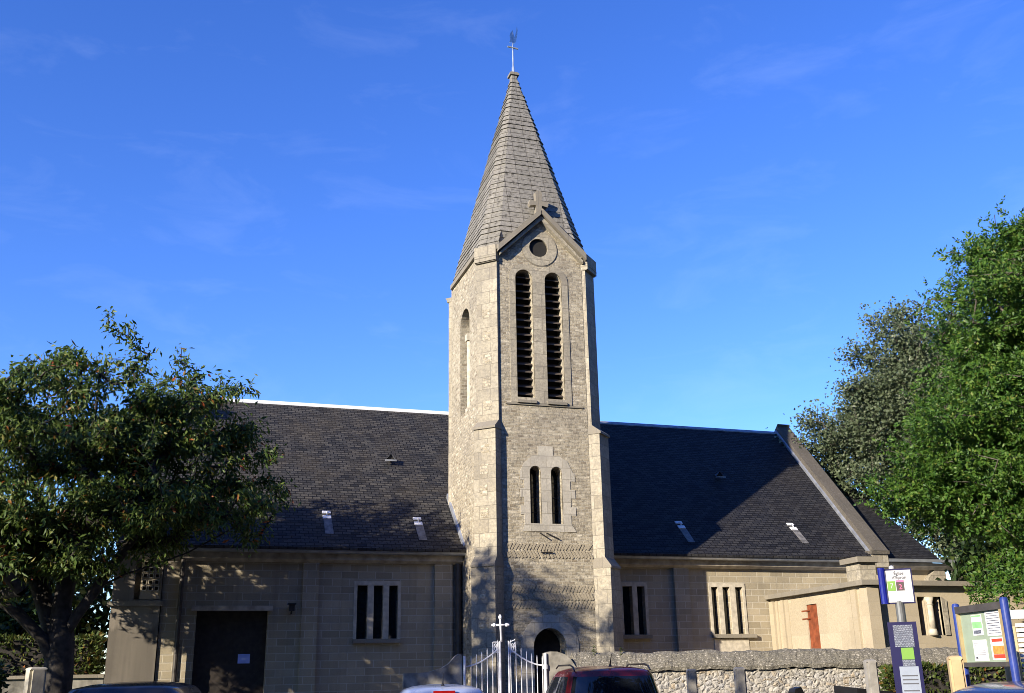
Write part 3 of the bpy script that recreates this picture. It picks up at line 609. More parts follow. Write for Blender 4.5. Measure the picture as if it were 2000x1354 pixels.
for z in (2.95, 2.76):
    prism(bm, [al(-1.86, -.10, z), al(-1.95, -.10, z), al(-1.95, .0, z), al(-1.62, .012, z), al(-1.62, .002, z)], (0, 0, .035))
obj('strap_hinge', bm, 'doorred', ad)
# pilaster strips on the left face, corner pier
for y0, y1, d in ((-.03, -.25, .07), (-.34, -.42, .035), (-.62, -.76, .05), (-.80, -.98, .025), (-3.78, -3.95, .04), (-4.0, -4.2, .06)):
    bm = B(); prism(bm, [al(y0, -.02), al(y1, -.02), al(y1, d), al(y0, d)], (0, 0, 3.3)); an('pilaster', bm, 'annexstone')
bm = B(); box(bm, ax(-4.6)-.02, ax(-4.6)+.29, -4.62, -4.36, 0, 3.34); an('pilaster', bm, 'annexstone')
bm = B(); prism(bm, [al(.02, .16, 3.362), al(-4.70, .16, 3.362), (6.95, -4.76, 3.362), (6.98, -4.62, 3.362), (14, -4.62, 3.362), (14, -4.0, 3.362), al(-4.0, -.4, 3.362), al(.02, -.3, 3.362)], (0, 0, .11)); an('coping', bevel(bm, .015), 'stone')
bm = prism(B(), [al(-.3, -.25, 3.3), al(-4.1, -.3, 3.3), (13.7, -4.1, 3.3), (13.7, -.05, 3.3)], (0, 0, .1)); an('annex_roof', bm, 'zinc')
bm = B(); prism(bm, [al(-3.86, .0, 3.475), al(-4.42, .0, 3.475), al(-4.42, -.40, 3.475), al(-3.86, -.40, 3.475)], (0, 0, .40)); an('chimney', bm, 'ashlar')
bm = B(); prism(bm, [al(-3.76, .09, 3.877), al(-4.52, .09, 3.877), al(-4.52, -.50, 3.877), al(-3.76, -.50, 3.877)], (0, 0, .12)); an('chimney_cap', bevel(bm, .03), 'stone')
# ---- concrete stair block at the left end
out = [(-9.32, 0), (-8.30, 0), (-8.30, 4.75), (-8.75, 4.75)]+[(-9.0-.36*math.cos(R(a)), 4.1+.36*math.sin(R(a))) for a in (75, 55, 38, 20, 0)]
out = [(-9.32, 0), (-8.34, 0), (-8.34, 4.9), (-8.55, 4.9), (-8.85, 4.55), (-9.10, 4.36), (-9.26, 4.18), (-9.34, 3.95)]
bm = cut(prism(B(), [(x, -.15, z) for x, z in out], (0, .8, 0)), [box(B(), -8.90, -8.36, -.3, .25, 3.30, 4.7)])
stair = obj('stair_block', bm, 'concrete', church)
bm = B(); box(bm, -9.42, -8.27, -.22, .3, 3.16, 3.26); obj('string_course', bevel(bm, .015), 'stone', stair)
holes = [box(B(), -8.735+i*.125, -8.665+i*.125, -.4, .2, 3.50+k*.135, 3.575+k*.135) for i in range(3) for k in range(8)]
bm = cut(box(B(), -8.78, -8.355, -.12, 0.0, 3.31, 4.62), holes); obj('pierced_screen', bm, 'annexstone', stair)
bm = B()
for i in range(3):
    for k in range(8):
        x, z = -8.70+i*.125, 3.5375+k*.135
        for a0, a1, b0, b1 in ((-.05, .05, .0375, .05), (-.05, .05, -.05, -.0375), (.035, .05, -.0375, .0375), (-.05, -.035, -.0375, .0375)): box(bm, x+a0, x+a1, -.14, -.122, z+b0, z+b1)
obj('screen_rims', bm, 'trim', stair)

# ------------------------------------------------------------------ churchyard wall, gate
def jitter_bm(bm, amp, sc=6.):
    for v in bm.verts: v.co += Vector(mnoise.noise_vector(v.co*sc))*amp
    return bm
def sweep_wall(name, secs, s0, s1, ds, closed=True):
    """secs(s)->list of (d,z) profile points, extruded along the wall line"""
    bm = B(); n = int((s1-s0)/ds); rings = []
    for i in range(n+1):
        s = s0+(s1-s0)*i/n; rings.append([bm.verts.new(wl(s, d, z)) for d, z in secs(s)])
    for a, b in zip(rings, rings[1:]):
        k = len(a)
        for j in range(k): bm.faces.new((a[j], a[(j+1) % k], b[(j+1) % k], b[j]))
    bm.faces.new(rings[0]); bm.faces.new(list(reversed(rings[-1]))); return bm
yw = thing('churchyard_wall', 'rough white rubble wall with sloping mossy coping in front of the chancel', 'wall', tuple(W0))
def ws(s): return [(0, 0), (0, .55), (0, .85), (0, 1.1), (0, 1.3), (0, 1.45), (0, 1.63), (-.42, 1.63), (-.42, 0)]
obj('wall_body', jitter_bm(sweep_wall('', ws, .02, 9.2, .12), .02, 7), 'yardwall', yw)
def cs(s):
    q = .012*math.sin(s*3.1)+.01*math.sin(s*7.7)
    return [(.06, 1.635+q), (.075, 1.70+q), (.03, 1.78), (-.03, 1.86), (-.1, 1.94), (-.2, 1.985+q), (-.3, 1.94), (-.45, 1.7), (-.46, 1.635)]
obj('coping', jitter_bm(jitter_bm(sweep_wall('', cs, .0, 9.2, .05), .02, 5), .016, 14), 'coping', yw)
# swept gate piers
def pier(name, label, prof):
    bm = B(); prism(bm, [wl(s, .08, z) for s, z in prof], -WN*.42); o = obj(name, bevel(bm, .02), 'pierstone'); tag(o, label, 'gate pier', 'curved piers either side of the white gate'); return o
pier('gate_pier', 'dark stone pier with concave swept top left of the white gate', [(-3.2, 0), (-2.12, 0), (-2.12, 1.98), (-2.18, 2.0), (-2.24, 1.96), (-2.36, 1.83), (-2.5, 1.75), (-2.72, 1.69), (-2.9, 1.675), (-3.2, 1.67)])
pier('gate_pier', 'rounded grey stone pier right of the white gate meeting the rubble wall', [(-.54, 0), (.0, 0), (.06, 1.6), (.02, 1.74), (-.06, 1.86), (-.18, 1.96), (-.32, 2.01), (-.46, 2.015), (-.54, 1.99)])
lw = obj('low_wall', sweep_wall('', lambda s: [(0.02, 0), (.02, 1.3), (-.3, 1.3), (-.3, 0)], -12, -3.22, .5), 'yardwall'); tag(lw, 'low rubble wall running left from the curved gate pier', 'wall')
gate = thing('gate', 'white iron double gate with upright bars, half open, topped by a cross', 'gate', tuple(wl(-1.4)))
def leaf(s0, s1, rail):
    fr = B(); 
    n = 12; pts = [wl(s0+(s1-s0)*k/n, .0, rail(k/n)) for k in range(n+1)]; tube(fr, pts, .014, 6)
    o = obj('gate_leaf', fr, 'white', gate); nb = 7
    for z in (.35, .95): obj('rail', tube(B(), [wl(s0, 0, z), wl(s1, 0, z)], .014, 6), 'white', o)
    for k in range(nb):
        f = (k+.0)/(nb-1); s = s0+(s1-s0)*f; top = rail(f)+.17
        bm = B(); tube(bm, [wl(s, 0, .3), wl(s, 0, top-.04), wl(s, 0, top)], [.008, .008, .003], 6); obj('bar', bm, 'white', o)
    return o
l1 = leaf(-2.05, -1.44, lambda f: 1.77+.30*f**1.7)
l2 = leaf(-1.20, -.60, lambda f: 1.77+.30*(1-f)**1.7)
for s, lf in ((-1.40, l1), (-1.235, l2)):
    bm = B(); tube(bm, [wl(s, .0, .3), wl(s, .0, 2.22)], .015 if lf is l2 else .022, 8); obj('stile', bm, 'white', lf)
    c = s+(-.085 if lf is l1 else .075)
    bm = B()
    for dx in (-.05, .05): tube(bm, [wl(c+dx, 0, 2.0), wl(c+dx, 0, 2.2)], .010, 6)
    tube(bm, [wl(c-.05, 0, 2.2), wl(c+.05, 0, 2.24 if lf is l2 else 2.2)], .010, 6); tube(bm, [wl(c-.05, 0, 2.02), wl(c+.05, 0, 2.02)], .010, 6)
    tube(bm, [wl(c+.032*math.cos(a*.5)*(1-a*.03), 0, 2.11+.06*math.sin(a*.5)) for a in range(14)], .009, 6); tube(bm, [wl(c-.05, 0, 2.02), wl(c, 0, 2.12), wl(c+.05, 0, 2.19)], .008, 6); obj('scroll', bm, 'white', lf)
bm = B(); tube(bm, [wl(-1.37, 0, 2.2), wl(-1.385, 0, 2.5), wl(-1.39, 0, 2.66)], [.026, .02, .016], 8); tube(bm, [wl(-1.505, 0, 2.51), wl(-1.265, 0, 2.51)], .02, 8)
def ball(bm, p, r):
    m_ = Matrix.Translation(p); bmesh.ops.create_uvsphere(bm, u_segments=10, v_segments=8, radius=r, matrix=m_)
for p in (wl(-1.505, 0, 2.51), wl(-1.265, 0, 2.51), wl(-1.39, 0, 2.65)):
    ball(bm, p, .036)
    q = p-wl(-1.387, 0, 2.51); q.normalize(); ball(bm, p+q*.03, .024)
obj('cross', bm, 'white', l1, smooth=True)
bm = B(); tube(bm, [wl(-.56, .1, .2), wl(-.56, .1, 1.98)], .03, 8); tube(bm, [wl(-.56, .1, 1.70), wl(-.56, .1, 1.78)], .045, 8); obj('hinge_post', bm, 'white', gate)
bm = B(); tube(bm, [wl(-2.08, .1, .2), wl(-2.08, .1, 1.96)], .022, 8); obj('hinge_post', bm, 'white', gate)

# ------------------------------------------------------------------ bus stop and notice board
def face_frame(p0, p1):
    p0, p1 = Vector(p0), Vector(p1); ex = (p1-p0); w = ex.length; ex.normalize(); n = Vector((ex.y, -ex.x, 0)); return p0, ex, Vector((0, 0, 1)), n, w
O, ex, ez, n, w = face_frame((.26, -13.23, 0), (.55, -13.47, 0))
bs = thing('bus_stop_sign', 'bus stop post with white flag showing lines 7 and 2 and a blue timetable panel', 'bus stop', (.40, -13.35, 0))
bm = slab_on(B(), O, ex, ez, n, .0, w+.01, 2.37, 2.79, -.07, 0); fl = obj('flag', bevel(bm, .012), 'navy', bs)
bm = B(); tube(bm, [O+ex*.035+n*.015+ez*2.37, O+ex*.035+n*.015+ez*2.805], .045, 12); obj('blue_edge', bm, 'blue', fl, smooth=False)
obj('sign_face', slab_on(B(), O, ex, ez, n, .075, w-.005, 2.385, 2.77, .001, .008), 'panelwhite', fl)
obj('lettering', text_bm('Église', .052, O+ex*.232+ez*2.715, ex, ez, n, .010), 'ink', fl); obj('lettering', text_bm("d'Épron", .052, O+ex*.235+ez*2.665, ex, ez, n, .010), 'ink', fl)
obj('line_tile', slab_on(B(), O, ex, ez, n, .09, .18, 2.525, 2.64, .009, .012), 'green', fl); obj('line_number', text_bm('7', .085, O+ex*.137+ez*2.555, ex, ez, n, .013), 'panelwhite', fl)
obj('line_tile', slab_on(B(), O, ex, ez, n, .19, .28, 2.525, 2.625, .009, .012), 'tileblack', fl); obj('tile_band', slab_on(B(), O, ex, ez, n, .19, .28, 2.627, 2.65, .009, .013), 'pink', fl); obj('line_number', text_bm('2', .085, O+ex*.237+ez*2.54, ex, ez, n, .013), 'pink', fl)
bm = B(); tube(bm, [O+ex*.20-n*.04+ez*0, O+ex*.20-n*.04+ez*2.40], .055, 14); tube(bm, [O+ex*.20-n*.04+ez*2.38, O+ex*.20-n*.04+ez*2.78], .02, 10); obj('post', bm, 'steel', bs, smooth=False)
bm = B(); ball(bm, O+ex*.16-n*.035+ez*2.80, .035); obj('post_cap', bm, 'panelwhite', fl, smooth=True)
tp = obj('timetable_panel', bevel(slab_on(B(), O, ex, ez, n, .03, .36, .55, 2.15, .03, .08), .012), 'navy', bs)
obj('route_map', slab_on(B(), O, ex, ez, n, .09, .31, 1.86, 2.115, .081, .084), 'map', tp)
obj('green_sticker', slab_on(B(), O, ex, ez, n, .15, .29, 1.715, 1.85, .081, .084), 'green', tp)
obj('info_strip', slab_on(B(), O, ex, ez, n, .15, .29, 1.64, 1.71, .081, .084), 'map', tp)
ts = obj('timetable', slab_on(B(), O, ex, ez, n, .105, .32, .8, 1.635, .081, .084), 'dullpaper', tp)
bm = B()
for z in (1.53, 1.485, 1.44, 1.36, 1.31, 1.22, 1.1): slab_on(bm, O, ex, ez, n, .125, .30, z-.007, z+.007, .0845, .086)
obj('printed_lines', bm, 'ink', tp)
# notice board, turned towards the left
O2, ex2, ez2, n2, w2 = face_frame((-.005, -14.82, 0), (-.235, -15.70, 0))
n2 = -n2 if n2.x > 0 else n2
nb_ = thing('notice_board', 'glazed notice board on two blue posts with four papers on pale green backing', 'notice board', (-.1, -15.2, 0))
for x in (-.045, w2+.045):
    bm = B(); tube(bm, [O2+ex2*x, O2+ex2*x+ez2*2.25, O2+ex2*x+ez2*2.27, O2+ex2*x+ez2*2.276], [.04, .04, .032, .012], 20); obj('post', bm, 'boardblue', nb_)
obj('backing', slab_on(B(), O2, ex2, ez2, n2, 0, w2, 1.66, 2.20, -.03, 0), 'boardgreen', nb_)
for x0, x1, z0, z1 in ((0, w2, 2.165, 2.235), (0, w2, 1.62, 1.665)): obj('frame', slab_on(B(), O2, ex2, ez2, n2, x0, x1, z0, z1, -.04, .04), 'framegrey', nb_)
for x0, x1 in ((.0, .025), (w2-.025, w2)): obj('frame_trim', slab_on(B(), O2, ex2, ez2, n2, x0, x1, 1.666, 2.164, -.035, .035), 'gold', nb_)
for x0, x1, z0, z1, kind in ((.26, .47, 1.93, 2.135, 'a'), (.55, .84, 1.915, 2.155, 'b'), (.22, .50, 1.675, 1.885, 'c'), (.58, .84, 1.685, 1.90, 'd')):
    pa = obj('posted_paper', slab_on(B(), O2, ex2, ez2, n2, x0, x1, z0, z1, .001, .004), 'paper', nb_, label={'a': 'white sheet with a green band', 'b': 'white sheet covered in fine print', 'c': 'white typed sheet', 'd': 'orange and red printed poster'}[kind])
    def pr(m, *q):
        bm = B()
        for a, b, c, d in q: slab_on(bm, O2, ex2, ez2, n2, x0+a*(x1-x0), x0+b*(x1-x0), z0+c*(z1-z0), z0+d*(z1-z0), .0045, .0055)
        obj('print', bm, m, pa)
    if kind == 'a': pr('leafgreen', (.03, .97, .35, .66), (.03, .97, .9, .98)); pr('map', (.1, .8, .08, .25))
    if kind == 'b': pr('map', *[(.08, .92, .1+.1*k, .13+.1*k) for k in range(9)])
    if kind == 'c': pr('map', *[(.1, .85, .3+.09*k, .315+.09*k) for k in range(7)]); pr('ink', (.1, .25, .12, .2))
    if kind == 'd': pr('orange', (.12, .95, .25, .62)); pr('red', (.12, .95, .06, .24)); pr('red', (.12, .9, .8, .94))
# ------------------------------------------------------------------ bollards
def post_mesh(w, h, ch):
    bm = B(); box(bm, -w/2, w/2, -w/2, w/2, 0, h)
    es = [e for e in bm.edges if all(v.co.z > h-.01 for v in e.verts)]
    bmesh.ops.bevel(bm, geom=es, offset=ch, segments=4, affect='EDGES', profile=.5)
    es = [e for e in bm.edges if abs(e.verts[0].co.z-e.verts[1].co.z) > h*.5]
    bmesh.ops.bevel(bm, geom=es, offset=w*.16, segments=2, affect='EDGES'); return bm
base = None
for x, y, h, s, lab in ((-1.8, -12.03, 1.655, 1., 'slim grey post before the rubble wall, nearest the red car'), (-1.30, -12.35, 1.665, 1.12, 'slim grey post before the rubble wall, middle of the three'), (-1.03, -14.58, 1.715, 1., 'stout grey post with worn top beside the bus stop')):
    if base is None: base = obj('bollard', post_mesh(.115, 1.65, .035), 'post'); o = base
    else: o = base.copy(); COL.objects.link(o)
    o.location = (x, y, 0); o.scale = (s, s, h/1.65); o.rotation_euler = (0, 0, R(-14)); tag(o, lab, 'bollard', 'grey posts along the pavement')
o = obj('bollard', post_mesh(.14, 1.735, .045), 'wood'); o.location = (-.42, -15.14, 0); o.rotation_euler = (0, 0, R(-30)); tag(o, 'pale yellow timber post standing left of the notice board', 'bollard')
o = obj('bollard', post_mesh(.17, 1.79, .03), 'oldwood'); o.location = (-9.35, -12.07, 0); o.rotation_euler = (0, 0, R(25)); tag(o, 'pale weathered post at the foot of the cherry tree', 'bollard')
# litter bins
lb = thing('litter_bin', 'black litter bin with sloping lid between the stout post and the bus stop', 'litter bin', (.05, -13.0, 0))
bm = B(); box(bm, -.22, .26, -13.2, -12.8, .25, 1.30); obj('body', bevel(bm, .03), 'black', lb)
bm = B(); hexa(bm, [(-.25, -13.23, 1.30), (.29, -13.23, 1.30), (.29, -12.77, 1.30), (-.25, -12.77, 1.30), (-.25, -13.23, 1.40), (.29, -13.23, 1.345), (.29, -12.77, 1.37), (-.25, -12.77, 1.43)]); obj('lid', bevel(bm, .02), 'black', lb)
bm = B(); tube(bm, [(.02, -13.0, 0), (.02, -13.0, .3)], .06, 10); obj('foot', bm, 'black', lb)
hb_ = thing('litter_bin', 'small black hooded bin on a post before the rubble wall', 'litter bin', (-.64, -12.53, 0))
px_, py_ = -.62, -12.6
bm = B(); prism(bm, [(px_-.085, py_, 1.12), (px_+.04, py_, 1.12), (px_+.09, py_, 1.20), (px_+.085, py_, 1.28), (px_+.045, py_, 1.37), (px_+.02, py_, 1.42), (px_-.02, py_, 1.405), (px_-.06, py_, 1.40), (px_-.082, py_, 1.36)], (0, .14, 0)); obj('hood', bevel(bm, .012), 'black', hb_)
bm = B(); tube(bm, [(px_-.02, py_+.07, 0), (px_-.02, py_+.07, 1.13)], .03, 8); obj('post', bm, 'black', hb_)
# white slatted screen beyond the notice board
sc_ = thing('slatted_screen', 'white slatted screen with pale timber upright at the right edge behind the notice board', 'screen', (1.3, -14.7, 0))
Os, exs, ezs, ns, wS = face_frame((.98, -14.30, 0), (1.75, -14.9, 0))
obj('upright', slab_on(B(), Os, exs, ezs, ns, 0, .11, 0, 2.12, -.05, .03), 'wood', sc_)
obj('upright', slab_on(B(), Os, exs, ezs, ns, .13, .17, 0, 2.05, -.05, .02), 'wood', sc_)
bm = B(); z = 1.0
while z < 2.06: slab_on(bm, Os, exs, ezs, ns, .18, .75, z, z+.035, -.02, .0); z += .055
obj('slats', bm, 'white', sc_)
obj('head_board', slab_on(B(), Os, exs, ezs, ns, .0, .75, 2.13, 2.23, -.06, .05), 'panelwhite', sc_)
pb = obj('timber_board', slab_on(B(), O2-n2*.9, ex2, ez2, n2, .62, 1.15, 1.0, 1.66, -.02, 0), 'wood'); tag(pb, 'plain pale timber board seen under the notice board', 'board')

# ------------------------------------------------------------------ cars
def make_car(name, label, paint, L, Wd, H, belt=.98, rear=.18, front=1.15, crown=.05, rails=False, loc=(0, 0), rot=0, tall_lamps=False, antenna=False, brake=False):
    t = thing(name, label, 'car', (0, 0, 0)); N = 64
    def pl(cy, a, b, ex=4.):
        r = []
        for k in range(N):
            th = 2*math.pi*k/N; c, s = math.cos(th), math.sin(th)
            r.append((b*math.copysign(abs(c)**(2/ex), c), cy+a*math.copysign(abs(s)**(2/ex), s)))
        return r
    # lower body
    bm = B(); rings = []
    for z, ins in ((.22, .06), (.32, .015), (.55, 0), (.80, .005), (belt-.06, .02), (belt, .05)):
        rings.append([bm.verts.new((x, y, z)) for x, y in pl(L/2, L/2-ins, Wd/2-ins, 5.)])
    for a, b in zip(rings, rings[1:]):
        for k in range(N): bm.faces.new((a[k], a[(k+1) % N], b[(k+1) % N], b[k]))
    bm.faces.new(list(reversed(rings[0]))); bm.faces.new(rings[-1])
    body = obj('body', bm, paint, t, smooth=True, local=True)
    # cabin
    rings = []; zs = []
    for f in (0, .06, .12, .3, .5, .7, .80, .88, .94, .98, 1.):
        z = belt-.02+(H-crown-belt)*f; curve = f+.0
        y0 = .10+rear*f+.10*max(0, f-.8)**2*20*.3; y1 = L-1.05-front*f-.10*max(0, f-.8)*2
        b = Wd/2-.055-.17*f-.5*max(0, f-.85)**2*3.0
        rings.append(pl((y0+y1)/2, (y1-y0)/2, b, 4.6+2*(1-f))); zs.append((f, z))
    for f in (.75, .5, .25):
        z = H-crown+crown*(1-f**2)*1.; q = [( x*f, (y-(L*.42))*f+L*.42) for x, y in rings[10]]; rings.append(q); zs.append((1.1, z))
    top, wins = B(), {}
    def add(bmx, pts): bmx.faces.new([bmx.verts.new(p) for p in pts])
    for i in range(len(rings)-1):
        (f0, z0), (f1, z1) = zs[i], zs[i+1]
        for k in range(N):
            k2 = (k+1) % N; P = [(*rings[i][k], z0), (*rings[i][k2], z0), (*rings[i+1][k2], z1), (*rings[i+1][k], z1)]
            th = (k+.5)/N*2*math.pi; c, s = math.cos(th), math.sin(th); key = None
            if .11 < f0 and f1 <= .89 and f0 < 1:
                nx = abs(P[0][0]-P[1][0]) < abs(P[0][1]-P[1][1])
                if s < -.55 and abs(c) < .80: key = 'rear_window'
                elif s > .55 and abs(c) < .80: key = 'windscreen'
                elif abs(c) > .93:
                    y = (P[0][1]+P[1][1])/2; key = ('side_window', c > 0, y > L*.42)
                    if abs(y-L*.42) < .04: key = None
            if key:
                nrm = Vector((c*.6, s*.6, 0)); bmx = wins.setdefault(key, B()); add(bmx, P)
            else: add(top, P)
    add(top, [(*p, zs[-1][1]) for p in rings[-1]])
    bmesh.ops.remove_doubles(top, verts=top.verts, dist=.0005)
    roof = obj('roof', top, paint, t, smooth=True, local=True)
    for key, bmx in wins.items():
        bmesh.ops.remove_doubles(bmx, verts=bmx.verts, dist=.0005)
        obj(key if isinstance(key, str) else key[0], bmx, 'carglass', t, smooth=True, local=True)
    for sx in (-1, 1):
        for y in (.75, L-.85):
            bm = B(); tube(bm, [(sx*(Wd/2-.20), y, .31), (sx*(Wd/2-.012), y, .31)], .31, 24); wh = obj('wheel', bm, 'tyre', t, local=True)
            bm = B(); tube(bm, [(sx*(Wd/2-.05), y, .31), (sx*(Wd/2-.006), y, .31)], .2, 20); obj('rim', bm, 'rim', wh, local=True)
        z0, z1 = (.85, 1.38) if tall_lamps else (.68, .92)
        if tall_lamps: bm = hexa(B(), [(sx*(Wd/2-.16), .10, z0), (sx*(Wd/2-.03), .15, z0), (sx*(Wd/2-.03), .28, z0), (sx*(Wd/2-.16), .28, z0), (sx*(Wd/2-.20), .17, z1), (sx*(Wd/2-.11), .22, z1), (sx*(Wd/2-.11), .3, z1), (sx*(Wd/2-.20), .3, z1)])
        else: bm = box(B(), min(sx*(Wd/2-.30), sx*(Wd/2-.04)), max(sx*(Wd/2-.30), sx*(Wd/2-.04)), .015, .1, z0, z1)
        obj('tail_lamp', bevel(bm, .02), 'lampred', t, local=True)
        bm = box(B(), min(sx*(Wd/2-.45), sx*(Wd/2-.08)), max(sx*(Wd/2-.45), sx*(Wd/2-.08)), L-.12, L-.012, .62, .78); obj('headlight', bevel(bm, .02), 'lampclear', t, local=True)
        bm = B(); hexa(bm, [(sx*(Wd/2-.02), L-1.62, .98), (sx*(Wd/2+.17), L-1.66, .98), (sx*(Wd/2+.17), L-1.52, .98), (sx*(Wd/2-.02), L-1.5, .98), (sx*(Wd/2-.02), L-1.62, 1.10), (sx*(Wd/2+.17), L-1.66, 1.13), (sx*(Wd/2+.17), L-1.52, 1.13), (sx*(Wd/2-.02), L-1.5, 1.10)]); obj('wing_mirror', bevel(bm, .025), 'black', t, local=True)
        if rails:
            bm = B(); xb = sx*(Wd/2-.30); tube(bm, [(xb, .48, H-.075), (xb, .58, H-.02), (xb, .8, H+.012), (xb, L-2.5, H+.012), (xb, L-2.3, H-.03)], .014, 6); obj('roof_rail', bm, 'black', t, local=True)
    bm = B(); box(bm, -.26, .26, -.012, .02, .55, .66); obj('number_plate', bm, 'panelwhite', t, local=True)
    if antenna:
        bm = B(); tube(bm, [(0, .62, H-.02), (0, .62, H+.015), (0, .5, H+.16)], [.03, .012, .004], 6); obj('antenna', bm, 'black', t, local=True)
    if brake:
        bm = box(B(), -.16, .16, .31, .36, H-.135, H-.085); obj('brake_light', bevel(bm, .01), 'lampred', t, local=True)
    t.location = (*loc, 0); t.rotation_euler = (0, 0, rot); t['_loc'] = (0, 0, 0); return t
SR = math.atan2(WD.y, WD.x)
make_car('parked_car', 'dark red people carrier with roof rails and antenna parked nose to the wall', carpaint('car_dark_red', (.13, .006, .008)), 4.3, 1.78, 1.73, belt=1.02, rear=.22, crown=.06, rails=True, antenna=True, loc=(-1.70, -9.6), rot=SR)
make_car('parked_car', 'pale blue hatchback with roof antenna parked in front of the gate', carpaint('car_pale_blue', (.36, .44, .66)), 3.8, 1.66, 1.50, rear=.3, antenna=True, brake=True, loc=(-4.25, -9.2), rot=SR)
make_car('parked_car', 'black estate car with tall red tail lamps parked before the concrete stair block', carpaint('car_black_blue', (.012, .014, .022)), 4.4, 1.76, 1.63, rear=.25, tall_lamps=True, loc=(-8.62, -11.5), rot=SR)
make_car('parked_car', 'dark blue car seen from its side in front of the notice board', carpaint('car_dark_blue', (.012, .022, .09)), 4.0, 1.7, 1.49, rear=.3, front=1.0, loc=(-.75, -17.6), rot=SR)

# ------------------------------------------------------------------ trees
def mesh_np(name, V, F, m, parent=None, tag_=None):
    me = bpy.data.meshes.new(name); V = np.asarray(V, np.float32); F = np.asarray(F, np.int32); k = F.shape[1]
    me.vertices.add(len(V)); me.vertices.foreach_set('co', V.ravel()); me.loops.add(F.size); me.loops.foreach_set('vertex_index', F.ravel())
    me.polygons.add(len(F)); me.polygons.foreach_set('loop_start', np.arange(0, F.size, k, dtype=np.int32)); me.polygons.foreach_set('loop_total', np.full(len(F), k, np.int32))
    me.update(calc_edges=True); me.validate(); me.materials.append(MT[m]); o = bpy.data.objects.new(name, me); COL.objects.link(o)
    if parent: o.parent = parent
    return o
def unit(a): return a/np.maximum(1e-9, np.linalg.norm(a, axis=-1, keepdims=True))
def leaves(P, D, Lg, Wd, rs, fold=.25, droop=.0):
    """P positions, D directions: folded pointed leaves (6 verts, 4 tris as 2 quads)"""
    n = len(P); D = unit(D); u = rs.normal(size=(n, 3)); S = unit(np.cross(D, u)); Nn = np.cross(S, D)
    Lg = Lg*rs.uniform(.7, 1.25, (n, 1)); w = Wd*rs.uniform(.75, 1.2, (n, 1))
    mid = P+D*Lg*.45; tip = P+D*Lg; tip[:, 2] -= droop*Lg[:, 0]
    lift = Nn*(w*fold)
    V = np.stack([P, mid+S*w*.5+lift, tip, mid-S*w*.5+lift], 1).reshape(-1, 3)
    # two quads sharing the midrib as triangles-degenerate-free: base, right, tip, left folded along base-tip
    I = np.arange(n)*4; F = np.concatenate([np.stack([I, I+1, I+2], 1), np.stack([I, I+2, I+3], 1)])
    return V, F
def inside(p, ells):
    for c, r in ells:
        if (((p-np.array(c))/np.array(r))**2).sum() < 1: return True
    return False
def sample(ells, n, rs, shell=.55, wts=None):
    vol = np.array([r[0]*r[1]*r[2] for c, r in ells])**.8; vol = vol/vol.sum(); out = []
    while len(out) < n:
        i = rs.choice(len(ells), p=vol); c, r = np.array(ells[i][0]), np.array(ells[i][1])
        d = unit(rs.normal(size=3)); q = shell+(1-shell)*rs.random()**.6; p = c+r*d*q
        if p[2] > .4: out.append(p)
    return np.array(out)
def lumps(ells, nl, per, rs, rr=(.45, .8), shell=.75):
    c = sample(ells, nl, rs, shell); out = []
    for q in c:
        r = rs.uniform(*rr); p = rs.normal(size=(per, 3))*r*.5; p[:, 2] = np.abs(p[:, 2])*.55; out.append(q+p)
    return np.concatenate(out)
def grow(base, trunk, limbs, attract, rs, step=.35, rbase=.3, rtip=.008, expo=.46, sag=.10):
    nodes = [np.array(p, float) for p in trunk]; par = [-1]+list(range(len(trunk)-1)); chains = [list(range(len(trunk)))]
    for st_, pts in limbs:
        ch = [st_]; last = st_
        for p in pts: nodes.append(np.array(p, float)); par.append(last); last = len(nodes)-1; ch.append(last)
        chains.append(ch)
    arr = np.zeros((200000, 3)); arr[:len(nodes)] = nodes; cnt = len(nodes)
    top = np.array(trunk[-1]); order = np.argsort(np.linalg.norm(attract-top, axis=1)); first = min(len(trunk)-1, 2); tips = []
    for ai in order:
        a = attract[ai]; d = np.linalg.norm(arr[first:cnt]-a, axis=1)+.35*np.maximum(0, arr[first:cnt, 2]-a[2]); j = int(np.argmin(d))+first
        s = arr[j]; v = a-s; L = np.linalg.norm(v)
        if L < .05: continue
        m = max(1, int(L/step)); ch = [j]; bow = rs.normal(size=3)*L*.07; bow[2] += sag*L
        last = j
        for k in range(1, m+1):
            f = k/m; p = s+v*f+bow*math.sin(math.pi*f)+rs.normal(size=3)*.02
            arr[cnt] = p; par.append(last); last = cnt; ch.append(cnt); cnt += 1
        chains.append(ch); tips.append(ch)
    par = np.array(par); load = np.zeros(cnt)
    for ch in tips: load[ch[-1]] += 1
    for i in range(cnt-1, 0, -1):
        if par[i] >= 0: load[par[i]] += load[i]+.02
    rad = rtip*np.maximum(1, load)**expo; rad *= 1; k = rbase/rad[0]
    rad = np.where(load > 1, rtip+(rad-rtip)*(rbase-rtip)/(rad[0]-rtip), rtip)
    return arr[:cnt], rad, chains, tips
